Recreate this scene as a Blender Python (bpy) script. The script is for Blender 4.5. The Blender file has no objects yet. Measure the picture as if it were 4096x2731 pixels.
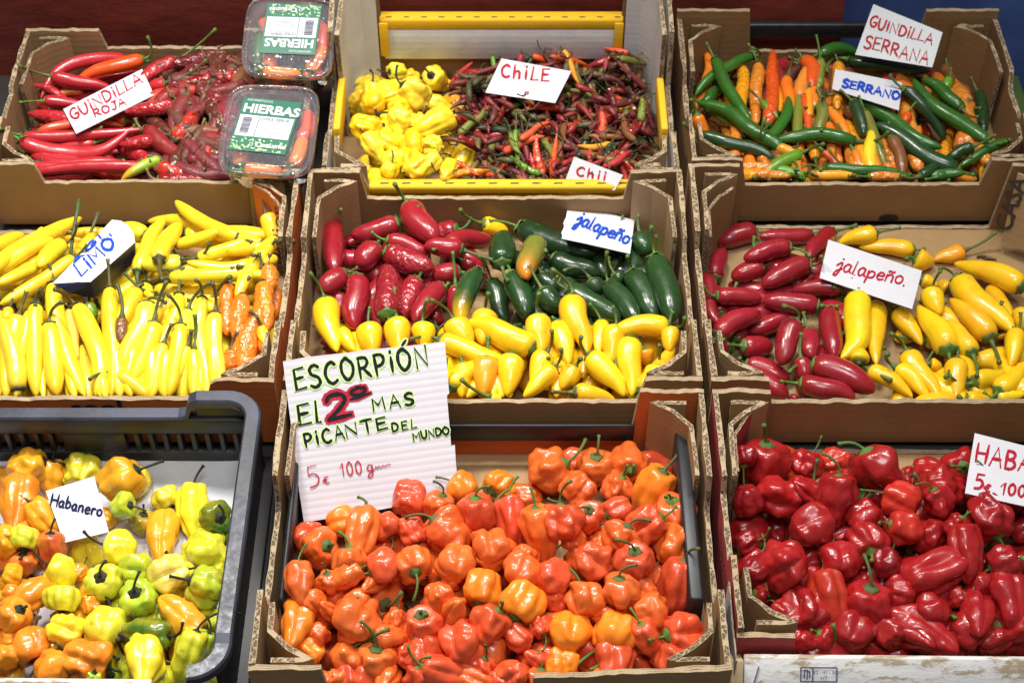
import bpy, math, random
import numpy as np
from mathutils import Vector, Matrix, noise as mnoise
random.seed(7)
scene = bpy.context.scene
COL = scene.collection
# ---------------------------------------------------------------- camera
FPX, PW, PH = 6590.0, 4096.0, 2731.0
CAM = Vector((0.019, -1.004, 1.279))
PITCH = math.radians(48.1)
RIGHT = Vector((1, 0, 0))
FWD = Vector((0, math.cos(PITCH), -math.sin(PITCH)))
UPV = Vector((0, math.sin(PITCH), math.cos(PITCH)))
cd = bpy.data.cameras.new('camera')
cam = bpy.data.objects.new('camera', cd); COL.objects.link(cam)
cd.sensor_width = 36.0; cd.lens = FPX * 36.0 / PW
cd.clip_start = 0.05; cd.clip_end = 60
cam.location = CAM
cam.rotation_euler = (math.radians(90) - PITCH, 0, 0)
cd.dof.use_dof = True; cd.dof.focus_distance = 1.50; cd.dof.aperture_fstop = 13.0
scene.camera = cam
# ---------------------------------------------------------------- world, lamps, exposure
w = bpy.data.worlds.new('World'); scene.world = w; w.use_nodes = True
bg = w.node_tree.nodes['Background']
bg.inputs[0].default_value = (0.95, 0.92, 0.90, 1); bg.inputs[1].default_value = 0.165
def lamp(name, loc, target, watts, size, col, angle=None, blend=0.5):
    if angle:
        d = bpy.data.lights.new(name, 'SPOT'); d.spot_size = math.radians(angle); d.spot_blend = blend
        d.shadow_soft_size = size
    else:
        d = bpy.data.lights.new(name, 'AREA'); d.shape = 'DISK'; d.size = size
    d.energy = watts; d.color = col
    o = bpy.data.objects.new(name, d); COL.objects.link(o); o.location = loc
    o.rotation_euler = (Vector(target) - Vector(loc)).to_track_quat('-Z', 'Y').to_euler()
lamp('stall_spotlight', (-0.50, 0.45, 1.45), (-0.42, 0.0, 0), 93, 0.12, (1, .97, .915), 70, 0.8)
lamp('stall_spotlight', (0.04, 0.55, 1.50), (0.0, 0.0, 0), 57, 0.12, (1, .955, .885), 74, 0.85)
lamp('stall_spotlight', (0.62, 0.50, 1.55), (0.42, -0.05, 0), 30, 0.12, (1, .95, .88), 80, 0.85)
lamp('ambient_fill', (0.1, -0.55, 2.2), (0, 0.1, 0), 22, 0.8, (.90, .92, 1.0))  # added broad fill to soften the contrast, not a lamp of the stall
scene.view_settings.view_transform = 'Standard'
scene.view_settings.look = 'None'
scene.view_settings.exposure = 0.0
scene.view_settings.gamma = 1.0
scene.view_settings.use_curve_mapping = False
scene.cycles.max_bounces = 8; scene.cycles.transparent_max_bounces = 12
scene.cycles.use_denoising = True
# ---------------------------------------------------------------- helpers
def ray(px, py):
    return FWD + RIGHT * ((px - PW / 2) / FPX) + UPV * ((PH / 2 - py) / FPX)
def at(px, py, z):
    d = ray(px, py); return CAM + d * ((z - CAM.z) / d.z)
def on_plane(px, py, O, n):
    d = ray(px, py); return CAM + d * ((O - CAM).dot(n) / d.dot(n))
def depth(p): return (p - CAM).dot(FWD)
def pix(p):
    r = p - CAM; D = r.dot(FWD)
    return (PW / 2 + FPX * r.x / D, PH / 2 - FPX * r.dot(UPV) / D)
def mk(name, verts, faces, mats, parent=None, mi=None, smooth=True, loc=None):
    m = bpy.data.meshes.new(name); m.from_pydata([tuple(v) for v in verts], [], faces)
    for x in (mats if isinstance(mats, (list, tuple)) else [mats]): m.materials.append(x)
    if mi is not None: m.polygons.foreach_set('material_index', mi)
    m.polygons.foreach_set('use_smooth', [smooth] * len(m.polygons))
    m.update()
    o = bpy.data.objects.new(name, m); COL.objects.link(o)
    if loc is not None: o.location = loc
    if parent is not None: o.parent = parent
    return o
def tag(o, label, cat, group=None, kind=None):
    o['label'] = label; o['category'] = cat
    if group: o['group'] = group
    if kind: o['kind'] = kind
    return o
def thing(name, label, cat, loc=(0, 0, 0), group=None):
    o = bpy.data.objects.new(name, None); o.empty_display_size = 0.01
    COL.objects.link(o); o.location = loc
    return tag(o, label, cat, group)
def structure(o):
    o['kind'] = 'structure'; return o
def box_geo(x0, x1, y0, y1, z0, z1):
    v = [(x, y, z) for z in (z0, z1) for y in (y0, y1) for x in (x0, x1)]
    f = [(0, 2, 3, 1), (4, 5, 7, 6), (0, 1, 5, 4), (2, 6, 7, 3), (0, 4, 6, 2), (1, 3, 7, 5)]
    return v, f
def bevel_box(name, b, mats, parent=None, r=0.002, seg=2):
    v, f = box_geo(*b)
    o = mk(name, v, f, mats, parent, smooth=True)
    md = o.modifiers.new('b', 'BEVEL'); md.width = r; md.segments = seg
    return o
# ---------------------------------------------------------------- materials
class NT:
    def __init__(s, name):
        s.m = bpy.data.materials.new(name); s.m.use_nodes = True
        s.t = s.m.node_tree; s.b = s.t.nodes['Principled BSDF']
    def n(s, typ, **kw):
        x = s.t.nodes.new(typ)
        for k, v in kw.items():
            if k.startswith('_'): x.inputs[k[1:]].default_value = v
            else: setattr(x, k, v)
        return x
    def l(s, a, b): s.t.links.new(a, b)
    def math(s, op, a, b=None):
        x = s.t.nodes.new('ShaderNodeMath'); x.operation = op
        for i, v in enumerate((a, b)):
            if v is None: continue
            if isinstance(v, (int, float)): x.inputs[i].default_value = v
            else: s.l(v, x.inputs[i])
        return x.outputs[0]
    def mix(s, f, a, b, mode='MIX'):
        x = s.t.nodes.new('ShaderNodeMix'); x.data_type = 'RGBA'; x.blend_type = mode
        for sock, v in ((x.inputs[0], f), (x.inputs[6], a), (x.inputs[7], b)):
            if isinstance(v, (int, float)): sock.default_value = v
            elif isinstance(v, tuple): sock.default_value = (*v[:3], 1)
            else: s.l(v, sock)
        return x.outputs[2]
    def noise(s, scale, detail=3, rough=.5, vec=None, dist=0):
        x = s.n('ShaderNodeTexNoise', _Scale=scale, _Detail=detail, _Roughness=rough, _Distortion=dist)
        if vec is not None: s.l(vec, x.inputs['Vector'])
        return x.outputs[0]
    def ramp(s, v, stops):
        x = s.t.nodes.new('ShaderNodeValToRGB'); s.l(v, x.inputs[0]); e = x.color_ramp.elements
        while len(e) < len(stops): e.new(.5)
        for el, (p, c) in zip(e, stops):
            el.position = p; el.color = (*c, 1) if isinstance(c, tuple) else (c, c, c, 1)
        return x.outputs[0]
    def bump(s, h, strength, dist=.001):
        x = s.n('ShaderNodeBump', _Strength=strength, _Distance=dist); s.l(h, x.inputs['Height']); return x.outputs[0]
def plain(name, col, rough=.6, var=.12, scale=60, **kw):
    t = NT(name); tc = t.n('ShaderNodeTexCoord').outputs['Object']
    n = t.noise(scale, 4, .6, tc)
    c = t.mix(t.ramp(n, [(.3, 0.0), (.7, 1.0)]), tuple(x * (1 - var) for x in col), tuple(min(1, x * (1 + var)) for x in col))
    t.l(c, t.b.inputs['Base Color']); t.b.inputs['Roughness'].default_value = rough
    for k, v in kw.items(): t.b.inputs[k.replace('_', ' ')].default_value = v
    return t.m
def skin(name, rough=.2, coat=.5, bump=.12, bscale=45, mottle=None, two=None, dry=0, sss=.12, k=1.0, bd=.006):
    t = NT(name); tc = t.n('ShaderNodeTexCoord').outputs['Object']
    oi = t.n('ShaderNodeObjectInfo'); base = oi.outputs['Color']
    rnd = t.n('ShaderNodeVectorMath', operation='ADD'); t.l(tc, rnd.inputs[0])
    sc = t.n('ShaderNodeVectorMath', operation='SCALE'); sc.inputs[0].default_value = (7 / k ** .5, 13 / k ** .5, 5 / k ** .5)
    t.l(oi.outputs['Random'], sc.inputs['Scale']); t.l(sc.outputs[0], rnd.inputs[1]); P = rnd.outputs[0]
    n1 = t.noise(38 * k, 3, .55, P)
    c = t.mix(t.ramp(n1, [(.3, 0.0), (.75, 1.0)]), base, t.mix(1.0, base, (1.0, .74, .68) if not mottle else mottle, 'MULTIPLY'))
    if mottle: c = t.mix(t.ramp(n1, [(.35, 0.0), (.7, 1.0)]), base, t.mix(.42, base, mottle))
    if two:
        a = t.n('ShaderNodeAttribute', attribute_name='along').outputs['Fac']
        a = t.math('ADD', a, t.math('MULTIPLY', t.math('SUBTRACT', n1, .5), .35))
        c = t.mix(t.ramp(a, two[1]), base, two[0])
    if dry:
        n2 = t.noise(120 * k, 4, .6, P)
        c = t.mix(t.ramp(n2, [(.45, 0.0), (.75, dry)]), c, (.16, .055, .02))
    # small blemishes the fruit carries
    n3 = t.noise(130 * k, 3, .6, P)
    c = t.mix(t.ramp(n3, [(.66, 0.0), (.74, .45)]), c, (.20, .09, .03))
    t.l(c, t.b.inputs['Base Color'])
    t.l(t.ramp(t.noise(70 * k, 3, .5, P), [(.3, rough * .8), (.8, rough * 1.9)]), t.b.inputs['Roughness'])
    t.b.inputs['Coat Weight'].default_value = coat; t.b.inputs['Coat Roughness'].default_value = .055
    t.b.inputs['Subsurface Weight'].default_value = sss
    t.b.inputs['Subsurface Radius'].default_value = (.004, .002, .001)
    t.b.inputs['Subsurface Scale'].default_value = 1.0
    bn = t.bump(t.noise(bscale * k, 2, .45, P), bump, bd)
    t.l(bn, t.b.inputs['Normal']); t.l(bn, t.b.inputs['Coat Normal'])
    return t.m
M = {}
M['smooth'] = skin('pepper_skin', .24, .24, .16)
M['hab'] = skin('habanero_skin', .24, .26, .20, 60, k=.021)
M['mottled'] = skin('mottled_habanero_skin', .23, .28, .18, 60, k=.021, mottle=(.85, .52, .03))
M['wrinkled'] = skin('wrinkled_skin', .22, .45, .6, 150)
M['dry'] = skin('dried_skin', .46, .08, .35, 100, dry=.3, sss=0)
M['two_yellow'] = skin('green_to_yellow_skin', two=((.62, .36, .01), [(.5, 0.0), (.82, 1.0)]))
M['two_orange'] = skin('green_to_orange_skin', two=((.70, .22, .01), [(.45, 0.0), (.95, 1.0)]))
def bits(name, stops):
    t = NT(name); g = t.n('ShaderNodeNewGeometry'); tc = t.n('ShaderNodeTexCoord').outputs['Object']
    r = t.n('ShaderNodeValToRGB'); t.l(g.outputs['Random Per Island'], r.inputs[0]); r.color_ramp.interpolation = 'CONSTANT'; e = r.color_ramp.elements
    while len(e) < len(stops): e.new(.5)
    for el, (p, c) in zip(e, stops): el.position = p; el.color = (*c, 1)
    c = t.mix(t.ramp(t.noise(160, 3, .6, tc), [(.4, 0.0), (.75, .7)]), r.outputs[0], (.12, .05, .02))
    t.l(c, t.b.inputs['Base Color']); t.b.inputs['Roughness'].default_value = .38
    t.l(t.bump(t.noise(220, 3, .6, tc), .6, .003), t.b.inputs['Normal']); return t.m
M['chile_bits'] = bits('loose_chile_bits', [(0, (.20, .018, .026)), (.3, (.11, .02, .02)), (.48, (.36, .02, .03)), (.6, (.30, .10, .02)), (.7, (.07, .08, .025)), (.82, (.13, .12, .04)), (.92, (.04, .06, .02))])
M['dry_bits'] = bits('dry_chile_bits', [(0, (.16, .02, .03)), (.28, (.10, .018, .02)), (.45, (.32, .14, .05)), (.6, (.22, .17, .08)), (.75, (.30, .23, .11)), (.9, (.42, .09, .03))])
def stem_mat():
    t = NT('pepper_stem'); tc = t.n('ShaderNodeTexCoord').outputs['Object']
    oi = t.n('ShaderNodeObjectInfo')
    n = t.noise(260, 3, .6, tc)
    c = t.mix(t.ramp(n, [(.4, 0.0), (.75, .8)]), oi.outputs['Color'], t.mix(1, oi.outputs['Color'], (.55, .5, .5), 'MULTIPLY'))
    t.l(c, t.b.inputs['Base Color']); t.b.inputs['Roughness'].default_value = .48
    t.l(t.bump(t.noise(420, 2, .6, tc), .35, .002), t.b.inputs['Normal']); return t.m
M['stem'] = stem_mat()
def card_face(name, col, stripe=.05, dirt=.6):
    t = NT(name); tc = t.n('ShaderNodeTexCoord').outputs['Object']
    n = t.noise(17, 7, .72, tc, .3); f = t.noise(420, 2, .7, tc)
    c = t.mix(t.ramp(n, [(.35, 0.0), (.75, dirt)]), col, tuple(x * .55 for x in col))
    c = t.mix(t.math('MULTIPLY', f, .22), c, tuple(x * .7 for x in col))
    t.l(c, t.b.inputs['Base Color']); t.b.inputs['Roughness'].default_value = .72
    wv = t.n('ShaderNodeTexWave', bands_direction='Z', _Scale=38.0, _Distortion=.6); t.l(tc, wv.inputs['Vector'])
    t.l(t.bump(t.math('ADD', t.math('MULTIPLY', wv.outputs['Fac'], stripe), t.math('MULTIPLY', n, .4)), .35, .004), t.b.inputs['Normal'])
    return t.m
M['kraft'] = card_face('kraft_card', (.40, .25, .11))
M['kraft_dark'] = card_face('brown_kraft_card', (.31, .168, .064))
M['white_card'] = card_face('white_card', (.72, .71, .70))
M['yellow_card'] = card_face('yellow_printed_card', (.80, .47, .01), dirt=.1)
M['orange_card'] = card_face('orange_printed_card', (.60, .15, .03), dirt=.12)
M['red_card'] = card_face('red_printed_card', (.42, .05, .05), dirt=.12)
M['grey_card'] = card_face('grey_printed_card', (.42, .42, .45), dirt=.2)
def card_edge():
    t = NT('corrugated_edge'); uv = t.n('ShaderNodeUVMap').outputs[0]
    sp = t.n('ShaderNodeSeparateXYZ'); t.l(uv, sp.inputs[0]); s, v = sp.outputs[0], sp.outputs[1]
    v2 = v
    wob = t.math('MULTIPLY', t.noise(70, 3, .6, t.n('ShaderNodeTexCoord').outputs['Object']), 22.0)
    y = t.math('ADD', t.math('MULTIPLY', t.math('SINE', t.math('ADD', t.math('MULTIPLY', s, 6.283 / .0078), wob)), .36), .5)
    fl = t.math('LESS_THAN', t.math('ABSOLUTE', t.math('SUBTRACT', v2, y)), .15)
    ln = t.math('GREATER_THAN', t.math('ABSOLUTE', t.math('SUBTRACT', v2, .5)), .40)
    msk = t.math('MAXIMUM', fl, ln)
    torn = t.ramp(t.noise(70, 3, .6, t.n('ShaderNodeTexCoord').outputs['Object']), [(.53, 0.0), (.57, 1.0)])
    msk = t.math('MAXIMUM', msk, torn)
    c = t.mix(msk, (.115, .075, .040), t.mix(t.ramp(t.noise(120, 4, .6, t.n('ShaderNodeTexCoord').outputs['Object']), [(.35, 0.0), (.75, .55)]), (.43, .33, .20), (.25, .17, .09)))
    t.l(c, t.b.inputs['Base Color']); t.b.inputs['Roughness'].default_value = .85
    t.l(t.bump(msk, .8, .002), t.b.inputs['Normal']); return t.m
M['edge'] = card_edge()
def card_fold():
    t = NT('layered_board_edge'); uv = t.n('ShaderNodeUVMap').outputs[0]; oc = t.n('ShaderNodeTexCoord').outputs['Object']
    sp = t.n('ShaderNodeSeparateXYZ'); t.l(uv, sp.inputs[0]); s, v = sp.outputs[0], sp.outputs[1]
    wob = t.math('MULTIPLY', t.math('SUBTRACT', t.noise(40, 3, .6, oc), .5), .55)
    v2 = t.math('ADD', v, wob)
    ln = t.math('LESS_THAN', t.math('ABSOLUTE', t.math('SUBTRACT', t.math('FRACT', t.math('MULTIPLY', v2, 2.4)), .5)), .13)
    gate = t.ramp(t.noise(60, 3, .6, oc), [(.40, 0.0), (.52, 1.0)])
    c = t.mix(t.math('MULTIPLY', ln, gate), (.41, .31, .185), (.05, .03, .015))
    c = t.mix(t.ramp(t.noise(90, 4, .65, oc), [(.4, 0.0), (.75, .5)]), c, (.33, .23, .12))
    t.l(c, t.b.inputs['Base Color']); t.b.inputs['Roughness'].default_value = .85
    t.l(t.bump(t.noise(150, 3, .6, oc), .6, .003), t.b.inputs['Normal']); return t.m
M['fold'] = card_fold()
M['paper'] = plain('white_paper', (.62, .62, .65), .75, .03, 90, Specular_IOR_Level=.08)
M['paper_grey'] = plain('greyish_paper', (.62, .66, .66), .75, .05, 40, Specular_IOR_Level=.08)
M['red_ink'] = plain('red_ink', (.42, .02, .035), .5, .25, 300, Specular_IOR_Level=.08)
M['blue_ink'] = plain('blue_ink', (.015, .07, .45), .5, .25, 300, Specular_IOR_Level=.08)
M['navy_ink'] = plain('navy_ink', (.01, .012, .06), .5, .2, 300, Specular_IOR_Level=.08)
M['black_ink'] = plain('black_ink', (.010, .012, .016), .5, .2, 300, Specular_IOR_Level=.08)
M['green_hl'] = plain('green_highlighter', (.58, .80, .34), .6, .12, 120, Specular_IOR_Level=.08)
M['dark_print'] = plain('dark_print', (.03, .025, .02), .6, .2, 200)
M['stamp'] = plain('stamp_ink', (.12, .12, .2), .7, .4, 500)
M['navy_card'] = plain('navy_card', (.006, .009, .05), .4, .2, 60)
M['black_plastic'] = plain('black_plastic', (.013, .014, .017), .42, .3, 90)
def worn_plastic():
    t = NT('worn_black_plastic'); tc = t.n('ShaderNodeTexCoord').outputs['Object']
    n = t.noise(17, 6, .68, tc, .2); f = t.noise(160, 3, .6, tc)
    t.l(t.mix(t.ramp(n, [(.4, 0.0), (.62, 1.0)]), (.022, .025, .036), (.048, .054, .084)), t.b.inputs['Base Color'])
    t.l(t.ramp(f, [(.3, .34), (.7, .55)]), t.b.inputs['Roughness'])
    t.l(t.bump(n, .10, .003), t.b.inputs['Normal']); return t.m
M['worn_plastic'] = worn_plastic()
M['wood'] = plain('bare_wood', (.50, .36, .20), .7, .25, 40)
def painted_wood():
    t = NT('white_painted_wood'); tc = t.n('ShaderNodeTexCoord').outputs['Object']
    mp = t.n('ShaderNodeMapping'); mp.inputs['Scale'].default_value = (10, 26, 26); t.l(tc, mp.inputs[0])
    n = t.noise(2.6, 8, .72, mp.outputs[0])
    t.l(t.mix(t.ramp(n, [(.50, 0.0), (.58, 1.0)]), (.78, .77, .74), (.42, .33, .21)), t.b.inputs['Base Color'])
    t.b.inputs['Roughness'].default_value = .7; t.l(t.bump(n, .4, .003), t.b.inputs['Normal']); return t.m
M['white_wood'] = painted_wood()
def red_paint():
    t = NT('dark_red_paint'); tc = t.n('ShaderNodeTexCoord').outputs['Object']
    mp = t.n('ShaderNodeMapping'); mp.inputs['Scale'].default_value = (6, 6, 16); t.l(tc, mp.inputs[0])
    n = t.noise(3, 8, .7, mp.outputs[0]); sp = t.noise(38, 2, .5, tc)
    c = t.mix(t.ramp(n, [(.3, 0.0), (.7, 1.0)]), (.13, .017, .011), (.24, .040, .024))
    c = t.mix(t.ramp(sp, [(.74, 0.0), (.77, .8)]), c, (.45, .40, .33))
    t.l(c, t.b.inputs['Base Color']); t.b.inputs['Roughness'].default_value = .55
    t.l(t.bump(n, .35, .004), t.b.inputs['Normal']); return t.m
M['red_paint'] = red_paint()
M['blue_paint'] = plain('blue_paint', (.06, .11, .30), .7, .35, 9)
M['tub_green'] = plain('label_green', (.016, .135, .080), .35, .05, 60)
M['tub_leaf'] = plain('label_leaf_green', (.50, .72, .34), .4, .15, 200)
def clear():
    t = NT('clear_plastic'); out = t.t.nodes['Material Output']
    fr = t.n('ShaderNodeFresnel', _IOR=1.62)
    tr = t.n('ShaderNodeBsdfTransparent'); tr.inputs[0].default_value = (.93, .94, .97, 1)
    gl = t.n('ShaderNodeBsdfGlossy', _Roughness=.07); gl.inputs[0].default_value = (1, 1, 1, 1)
    tc = t.n('ShaderNodeTexCoord').outputs['Object']
    t.l(t.bump(t.noise(45, 3, .6, tc), .5, .006), gl.inputs['Normal'])
    df = t.n('ShaderNodeBsdfDiffuse'); df.inputs[0].default_value = (.72, .74, .85, 1)
    m1 = t.n('ShaderNodeMixShader'); m1.inputs[0].default_value = .085; t.l(tr.outputs[0], m1.inputs[1]); t.l(df.outputs[0], m1.inputs[2])
    m2 = t.n('ShaderNodeMixShader'); t.l(fr.outputs[0], m2.inputs[0]); t.l(m1.outputs[0], m2.inputs[1]); t.l(gl.outputs[0], m2.inputs[2])
    t.l(m2.outputs[0], out.inputs[0]); return t.m
M['clear'] = clear()
# ---------------------------------------------------------------- the setting
structure(bevel_box('ground', (-4, 4, -3, 5, -.66, -.60), plain('dark_floor', (.05, .045, .04), .7)))
t_ = thing('market_table', 'dark flat stall table under all the pepper crates', 'table', (0, 0, -.004))
bevel_box('tabletop', (-.95, .61, -.50, .585, -.03, 0), plain('dark_table', (.03, .028, .025), .6), t_)
for sx in (-.9, .56):
    for sy in (-.45, .55): bevel_box('leg', (sx - .02, sx + .02, sy - .02, sy + .02, -.596, -.031), M['black_plastic'], t_)
v, f = [], []
rw = random.Random(3)
# red board behind the stall, right end ragged
NX = 14
xs = [-1.6] + [.413 + rw.uniform(-.004, .004) for _ in range(NX)]
zs = [-.3 + i * 1.1 / (NX - 1) for i in range(NX)]
for yy in (.586, .600):
    for i, z in enumerate(zs):
        v.append((-1.6, yy, z)); v.append((xs[i + 1], yy, z))
for i in range(NX - 1):
    a = 2 * i; f.append((a, a + 1, a + 3, a + 2)); b = 2 * NX + a; f.append((b, b + 2, b + 3, b + 1))
    f.append((a + 1, b + 1, b + 3, a + 3)); f.append((a, a + 2, b + 2, b))
o = mk('painted_board', v, f, M['red_paint'], smooth=False)
tag(o, 'dark red scuffed painted board standing behind the back row of crates', 'board')
o = mk('blue_wall', *box_geo(.3, 2.5, .66, .69, -.59, 1.2), M['blue_paint'], smooth=False)
tag(o, 'dim dark blue wall past the end of the red board', 'wall'); o['kind'] = 'structure'
t_ = thing('plastic_basket', 'dark plastic basket in shadow beyond the serrano crate, green strap on its side', 'basket', (.735, .50, -.20))
bevel_box('basket_body', (-.085, .12, -.05, .08, 0, .16), plain('dark_basket', (.012, .016, .014), .5, .5, 30), t_, .008)
bevel_box('strap', (-.115, -.098, -.048, .08, 0, .20), plain('green_strap', (.05, .09, .02), .6), t_)
bevel_box('rim', (-.09, .125, -.055, -.035, .1605, .172), plain('olive_rim', (.05, .06, .01), .6), t_)
# ---------------------------------------------------------------- cardboard
crng = random.Random(11)
def interp(p, x):
    for (a, ya), (b, yb) in zip(p, p[1:]):
        if x <= b: return ya + (yb - ya) * ((x - a) / (b - a) if b > a else 1)
    return p[-1][1]
def card_wall(name, path, prof, parent, out='kraft', inn='kraft', th=.0050, step=.006, jag=.0015, z0=.005, wav=.0008, edge='edge'):
    """standing sheet of board along PATH (xy); PROF: height by metres along the path"""
    pts, S = [], [0.0]
    P = [Vector(p) for p in path]
    for a, b in zip(P, P[1:]):
        L = (b - a).length; n = max(1, int(L / step))
        for i in range(n):
            pts.append(a.lerp(b, i / n))
    pts.append(P[-1])
    for a, b in zip(pts, pts[1:]): S.append(S[-1] + (b - a).length)
    # keep sharp height steps of the profile
    N = len(pts); off = crng.uniform(0, 50)
    v, f, mi, uv = [], [], [], []
    for i, p in enumerate(pts):
        t = (pts[min(i + 1, N - 1)] - pts[max(i - 1, 0)]).normalized(); nr = Vector((-t.y, t.x))
        wv = mnoise.noise(Vector((S[i] * 22, off, 0))) * wav
        h = interp(prof, S[i]) + mnoise.noise(Vector((S[i] * 60, off, 3))) * jag * 1.2 + crng.uniform(-jag, jag) * .5
        tt = th * (1 + .42 * mnoise.noise(Vector((S[i] * 45, off, 9))))
        for sgn in (1, -1):
            q = p + nr * (sgn * th / 2 + wv * .3)
            qt = p + nr * (sgn * tt / 2 + wv)
            v.append((q.x, q.y, z0)); v.append((qt.x, qt.y, h))
    for i in range(N - 1):
        a, b = 4 * i, 4 * (i + 1)
        f.append((a, a + 1, b + 1, b)); mi.append(0); uv.append([(0, 0)] * 4)
        f.append((a + 2, b + 2, b + 3, a + 3)); mi.append(1); uv.append([(0, 0)] * 4)
        f.append((a + 1, a + 3, b + 3, b + 1)); mi.append(2); uv.append([(S[i], 0), (S[i], 1), (S[i + 1], 1), (S[i + 1], 0)])
        f.append((a, b, b + 2, a + 2)); mi.append(0); uv.append([(0, 0)] * 4)
    for a in (0, 4 * (N - 1)):
        h = v[a + 1][2]
        f.append((a, a + 2, a + 3, a + 1)); mi.append(2); uv.append([(0, 0), (0, 1), (h, 1), (h, 0)])
    o = mk(name, v, f, [M[out], M[inn], M[edge]], parent, mi, smooth=False)
    ul = o.data.uv_layers.new(name='UVMap'); k = 0
    for q in uv:
        for c in q: ul.data[k].uv = c; k += 1
    return o
def dip(L, hi, lo, a, b, sl=.004):
    """profile: high ends, low middle between a and L-b"""
    return [(0, hi), (a, hi), (a + sl, lo), (L - b - sl, lo), (L - b, hi), (L, hi)]
CRATES = {}
def crate(key, label, x0, x1, y0, y1, hi=.098, lo=.072, side_lo=.078, out='kraft', inn='kraft', post='kraft',
          front=None, back=None, fl=.055, bl=.055, posts='fl fr bl br', back_post_h=None, wall_in=None, floor='kraft', no_front=False, back_lo=None):
    c = thing('cardboard_crate', label, 'crate', (0, 0, 0), 'cardboard pepper crates on the stall')
    CRATES[key] = (x0, x1, y0, y1)
    structure_floor = bevel_box('floor_panel', (x0 + .003, x1 - .003, y0 + .003, y1 - .003, .0005, .005), M[floor], c, .001)
    W, D, t = x1 - x0, y1 - y0, .0058
    bh = back_post_h or hi
    if not no_front:
        card_wall('front_wall', [(x0, y0 + t / 2), (x1, y0 + t / 2)], front or dip(W, hi, lo, fl, fl), c, inn, out, edge='fold', wav=.0014)
    card_wall('back_wall', [(x0, y1 - t / 2), (x1, y1 - t / 2)], back or dip(W, bh, back_lo or lo, bl, bl), c, out, wall_in or inn, edge='fold', wav=.0014)
    pf = [(0, hi), (.075, hi), (.079, side_lo), (D - .115, side_lo), (D - .111, bh), (D, bh)]
    card_wall('side_wall', [(x0 + t / 2, y0 + t), (x0 + t / 2, y1 - t)], pf, c, out, inn)
    card_wall('side_wall', [(x1 - t / 2, y0 + t), (x1 - t / 2, y1 - t)], pf, c, inn, out)
    g = .0072
    for p in posts.split():
        fr, lf = p[0] == 'f', p[1] == 'l'
        h = (hi if fr else bh) - .004
        sx = 1 if lf else -1; xx = x0 if lf else x1
        sy = 1 if fr else -1; yy = y0 if fr else y1
        X = lambda d: xx + sx * d
        Y = lambda d: yy + sy * d
        L1 = .068 if fr else .098
        path = [(X(t + g), Y(L1)), (X(t + g + .001), Y(.040)), (X(.030), Y(.024)), (X(.050), Y(t + g)), (X(.020), Y(t + g)), (X(t + g + .004), Y(t + g))]
        if (lf) != (fr): path = path[::-1]
        card_wall('corner_post', path, [(0, h), (1, h)], c, post if True else out, inn, th=.0042)
    return c
def printed(text, O, ux, uy, size, mat, parent, name='printed_word', bold=0, lift=.0006, align='LEFT', shear=0):
    cu = bpy.data.curves.new('t', 'FONT'); cu.body = text; cu.size = 1; cu.offset = bold; cu.align_x = align; cu.shear = shear
    cu.resolution_u = 3
    ob = bpy.data.objects.new('t', cu); COL.objects.link(ob)
    dg = bpy.context.evaluated_depsgraph_get()
    me = bpy.data.meshes.new_from_object(ob.evaluated_get(dg)); bpy.data.objects.remove(ob)
    n = ux.cross(uy).normalized()
    for vv in me.vertices:
        vv.co = O + ux * (vv.co.x * size) + uy * (vv.co.y * size) + n * lift
    me.materials.clear(); me.materials.append(M[mat])
    me.name = name
    o = bpy.data.objects.new(name, me); COL.objects.link(o)
    if parent: o.parent = parent
    return o
V = Vector
# row 1 (back), row 2 (middle), row 3 (front); the keys count along the rows
c1 = crate('1', 'kraft crate of long red and dried red chiles under a red board', -.548, -.208, .314, .552, hi=.092, lo=.066, side_lo=.084, inn='kraft', bl=.085)
c3 = crate('3', 'kraft crate of green and orange serrano chiles, black bar along its back', .212, .588, .319, .572, hi=.094, lo=.058, bl=.085, back=dip(.376, .105, .045, .085, .085), out='kraft_dark', inn='kraft_dark', post='kraft_dark')
c4 = crate('4', 'orange printed crate of long yellow chiles with a folded blue and white card', -.607, -.206, .006, .304, hi=.096, lo=.069, back_lo=.0062, out='orange_card', post='orange_card', wall_in='kraft', inn='kraft', fl=.06)
c5 = crate('5', 'kraft crate holding red, dark green and yellow jalapenos side by side', -.197, .199, .006, .301, hi=.098, lo=.065, back_lo=.060, out='kraft_dark', wall_in='kraft_dark')
c6 = crate('6', 'half empty kraft crate of red and yellow jalapenos, bare floor showing', .207, .607, .006, .311, hi=.098, lo=.065, back_lo=.0065, out='kraft_dark', wall_in='kraft_dark', posts='fl bl')
c8 = crate('8', 'kraft crate heaped with orange scorpion peppers below the big handwritten sign', -.197, .199, -.305, -.004, hi=.098, lo=.064, front=[(0, .098), (.062, .098), (.066, .03), (.23, .03), (.233, .086), (.396, .098)], back=dip(.396, .098, .034, .06, .06), wall_in='orange_card', side_lo=.06)
c9 = crate('9', 'red printed crate heaped with red habaneros behind a white wooden slat', .207, .607, -.270, -.004, hi=.098, lo=.074, back_lo=.0065, out='red_card', post='kraft', wall_in='kraft_dark', side_lo=.08, front=dip(.4, .09, .045, .05, .05))
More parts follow.
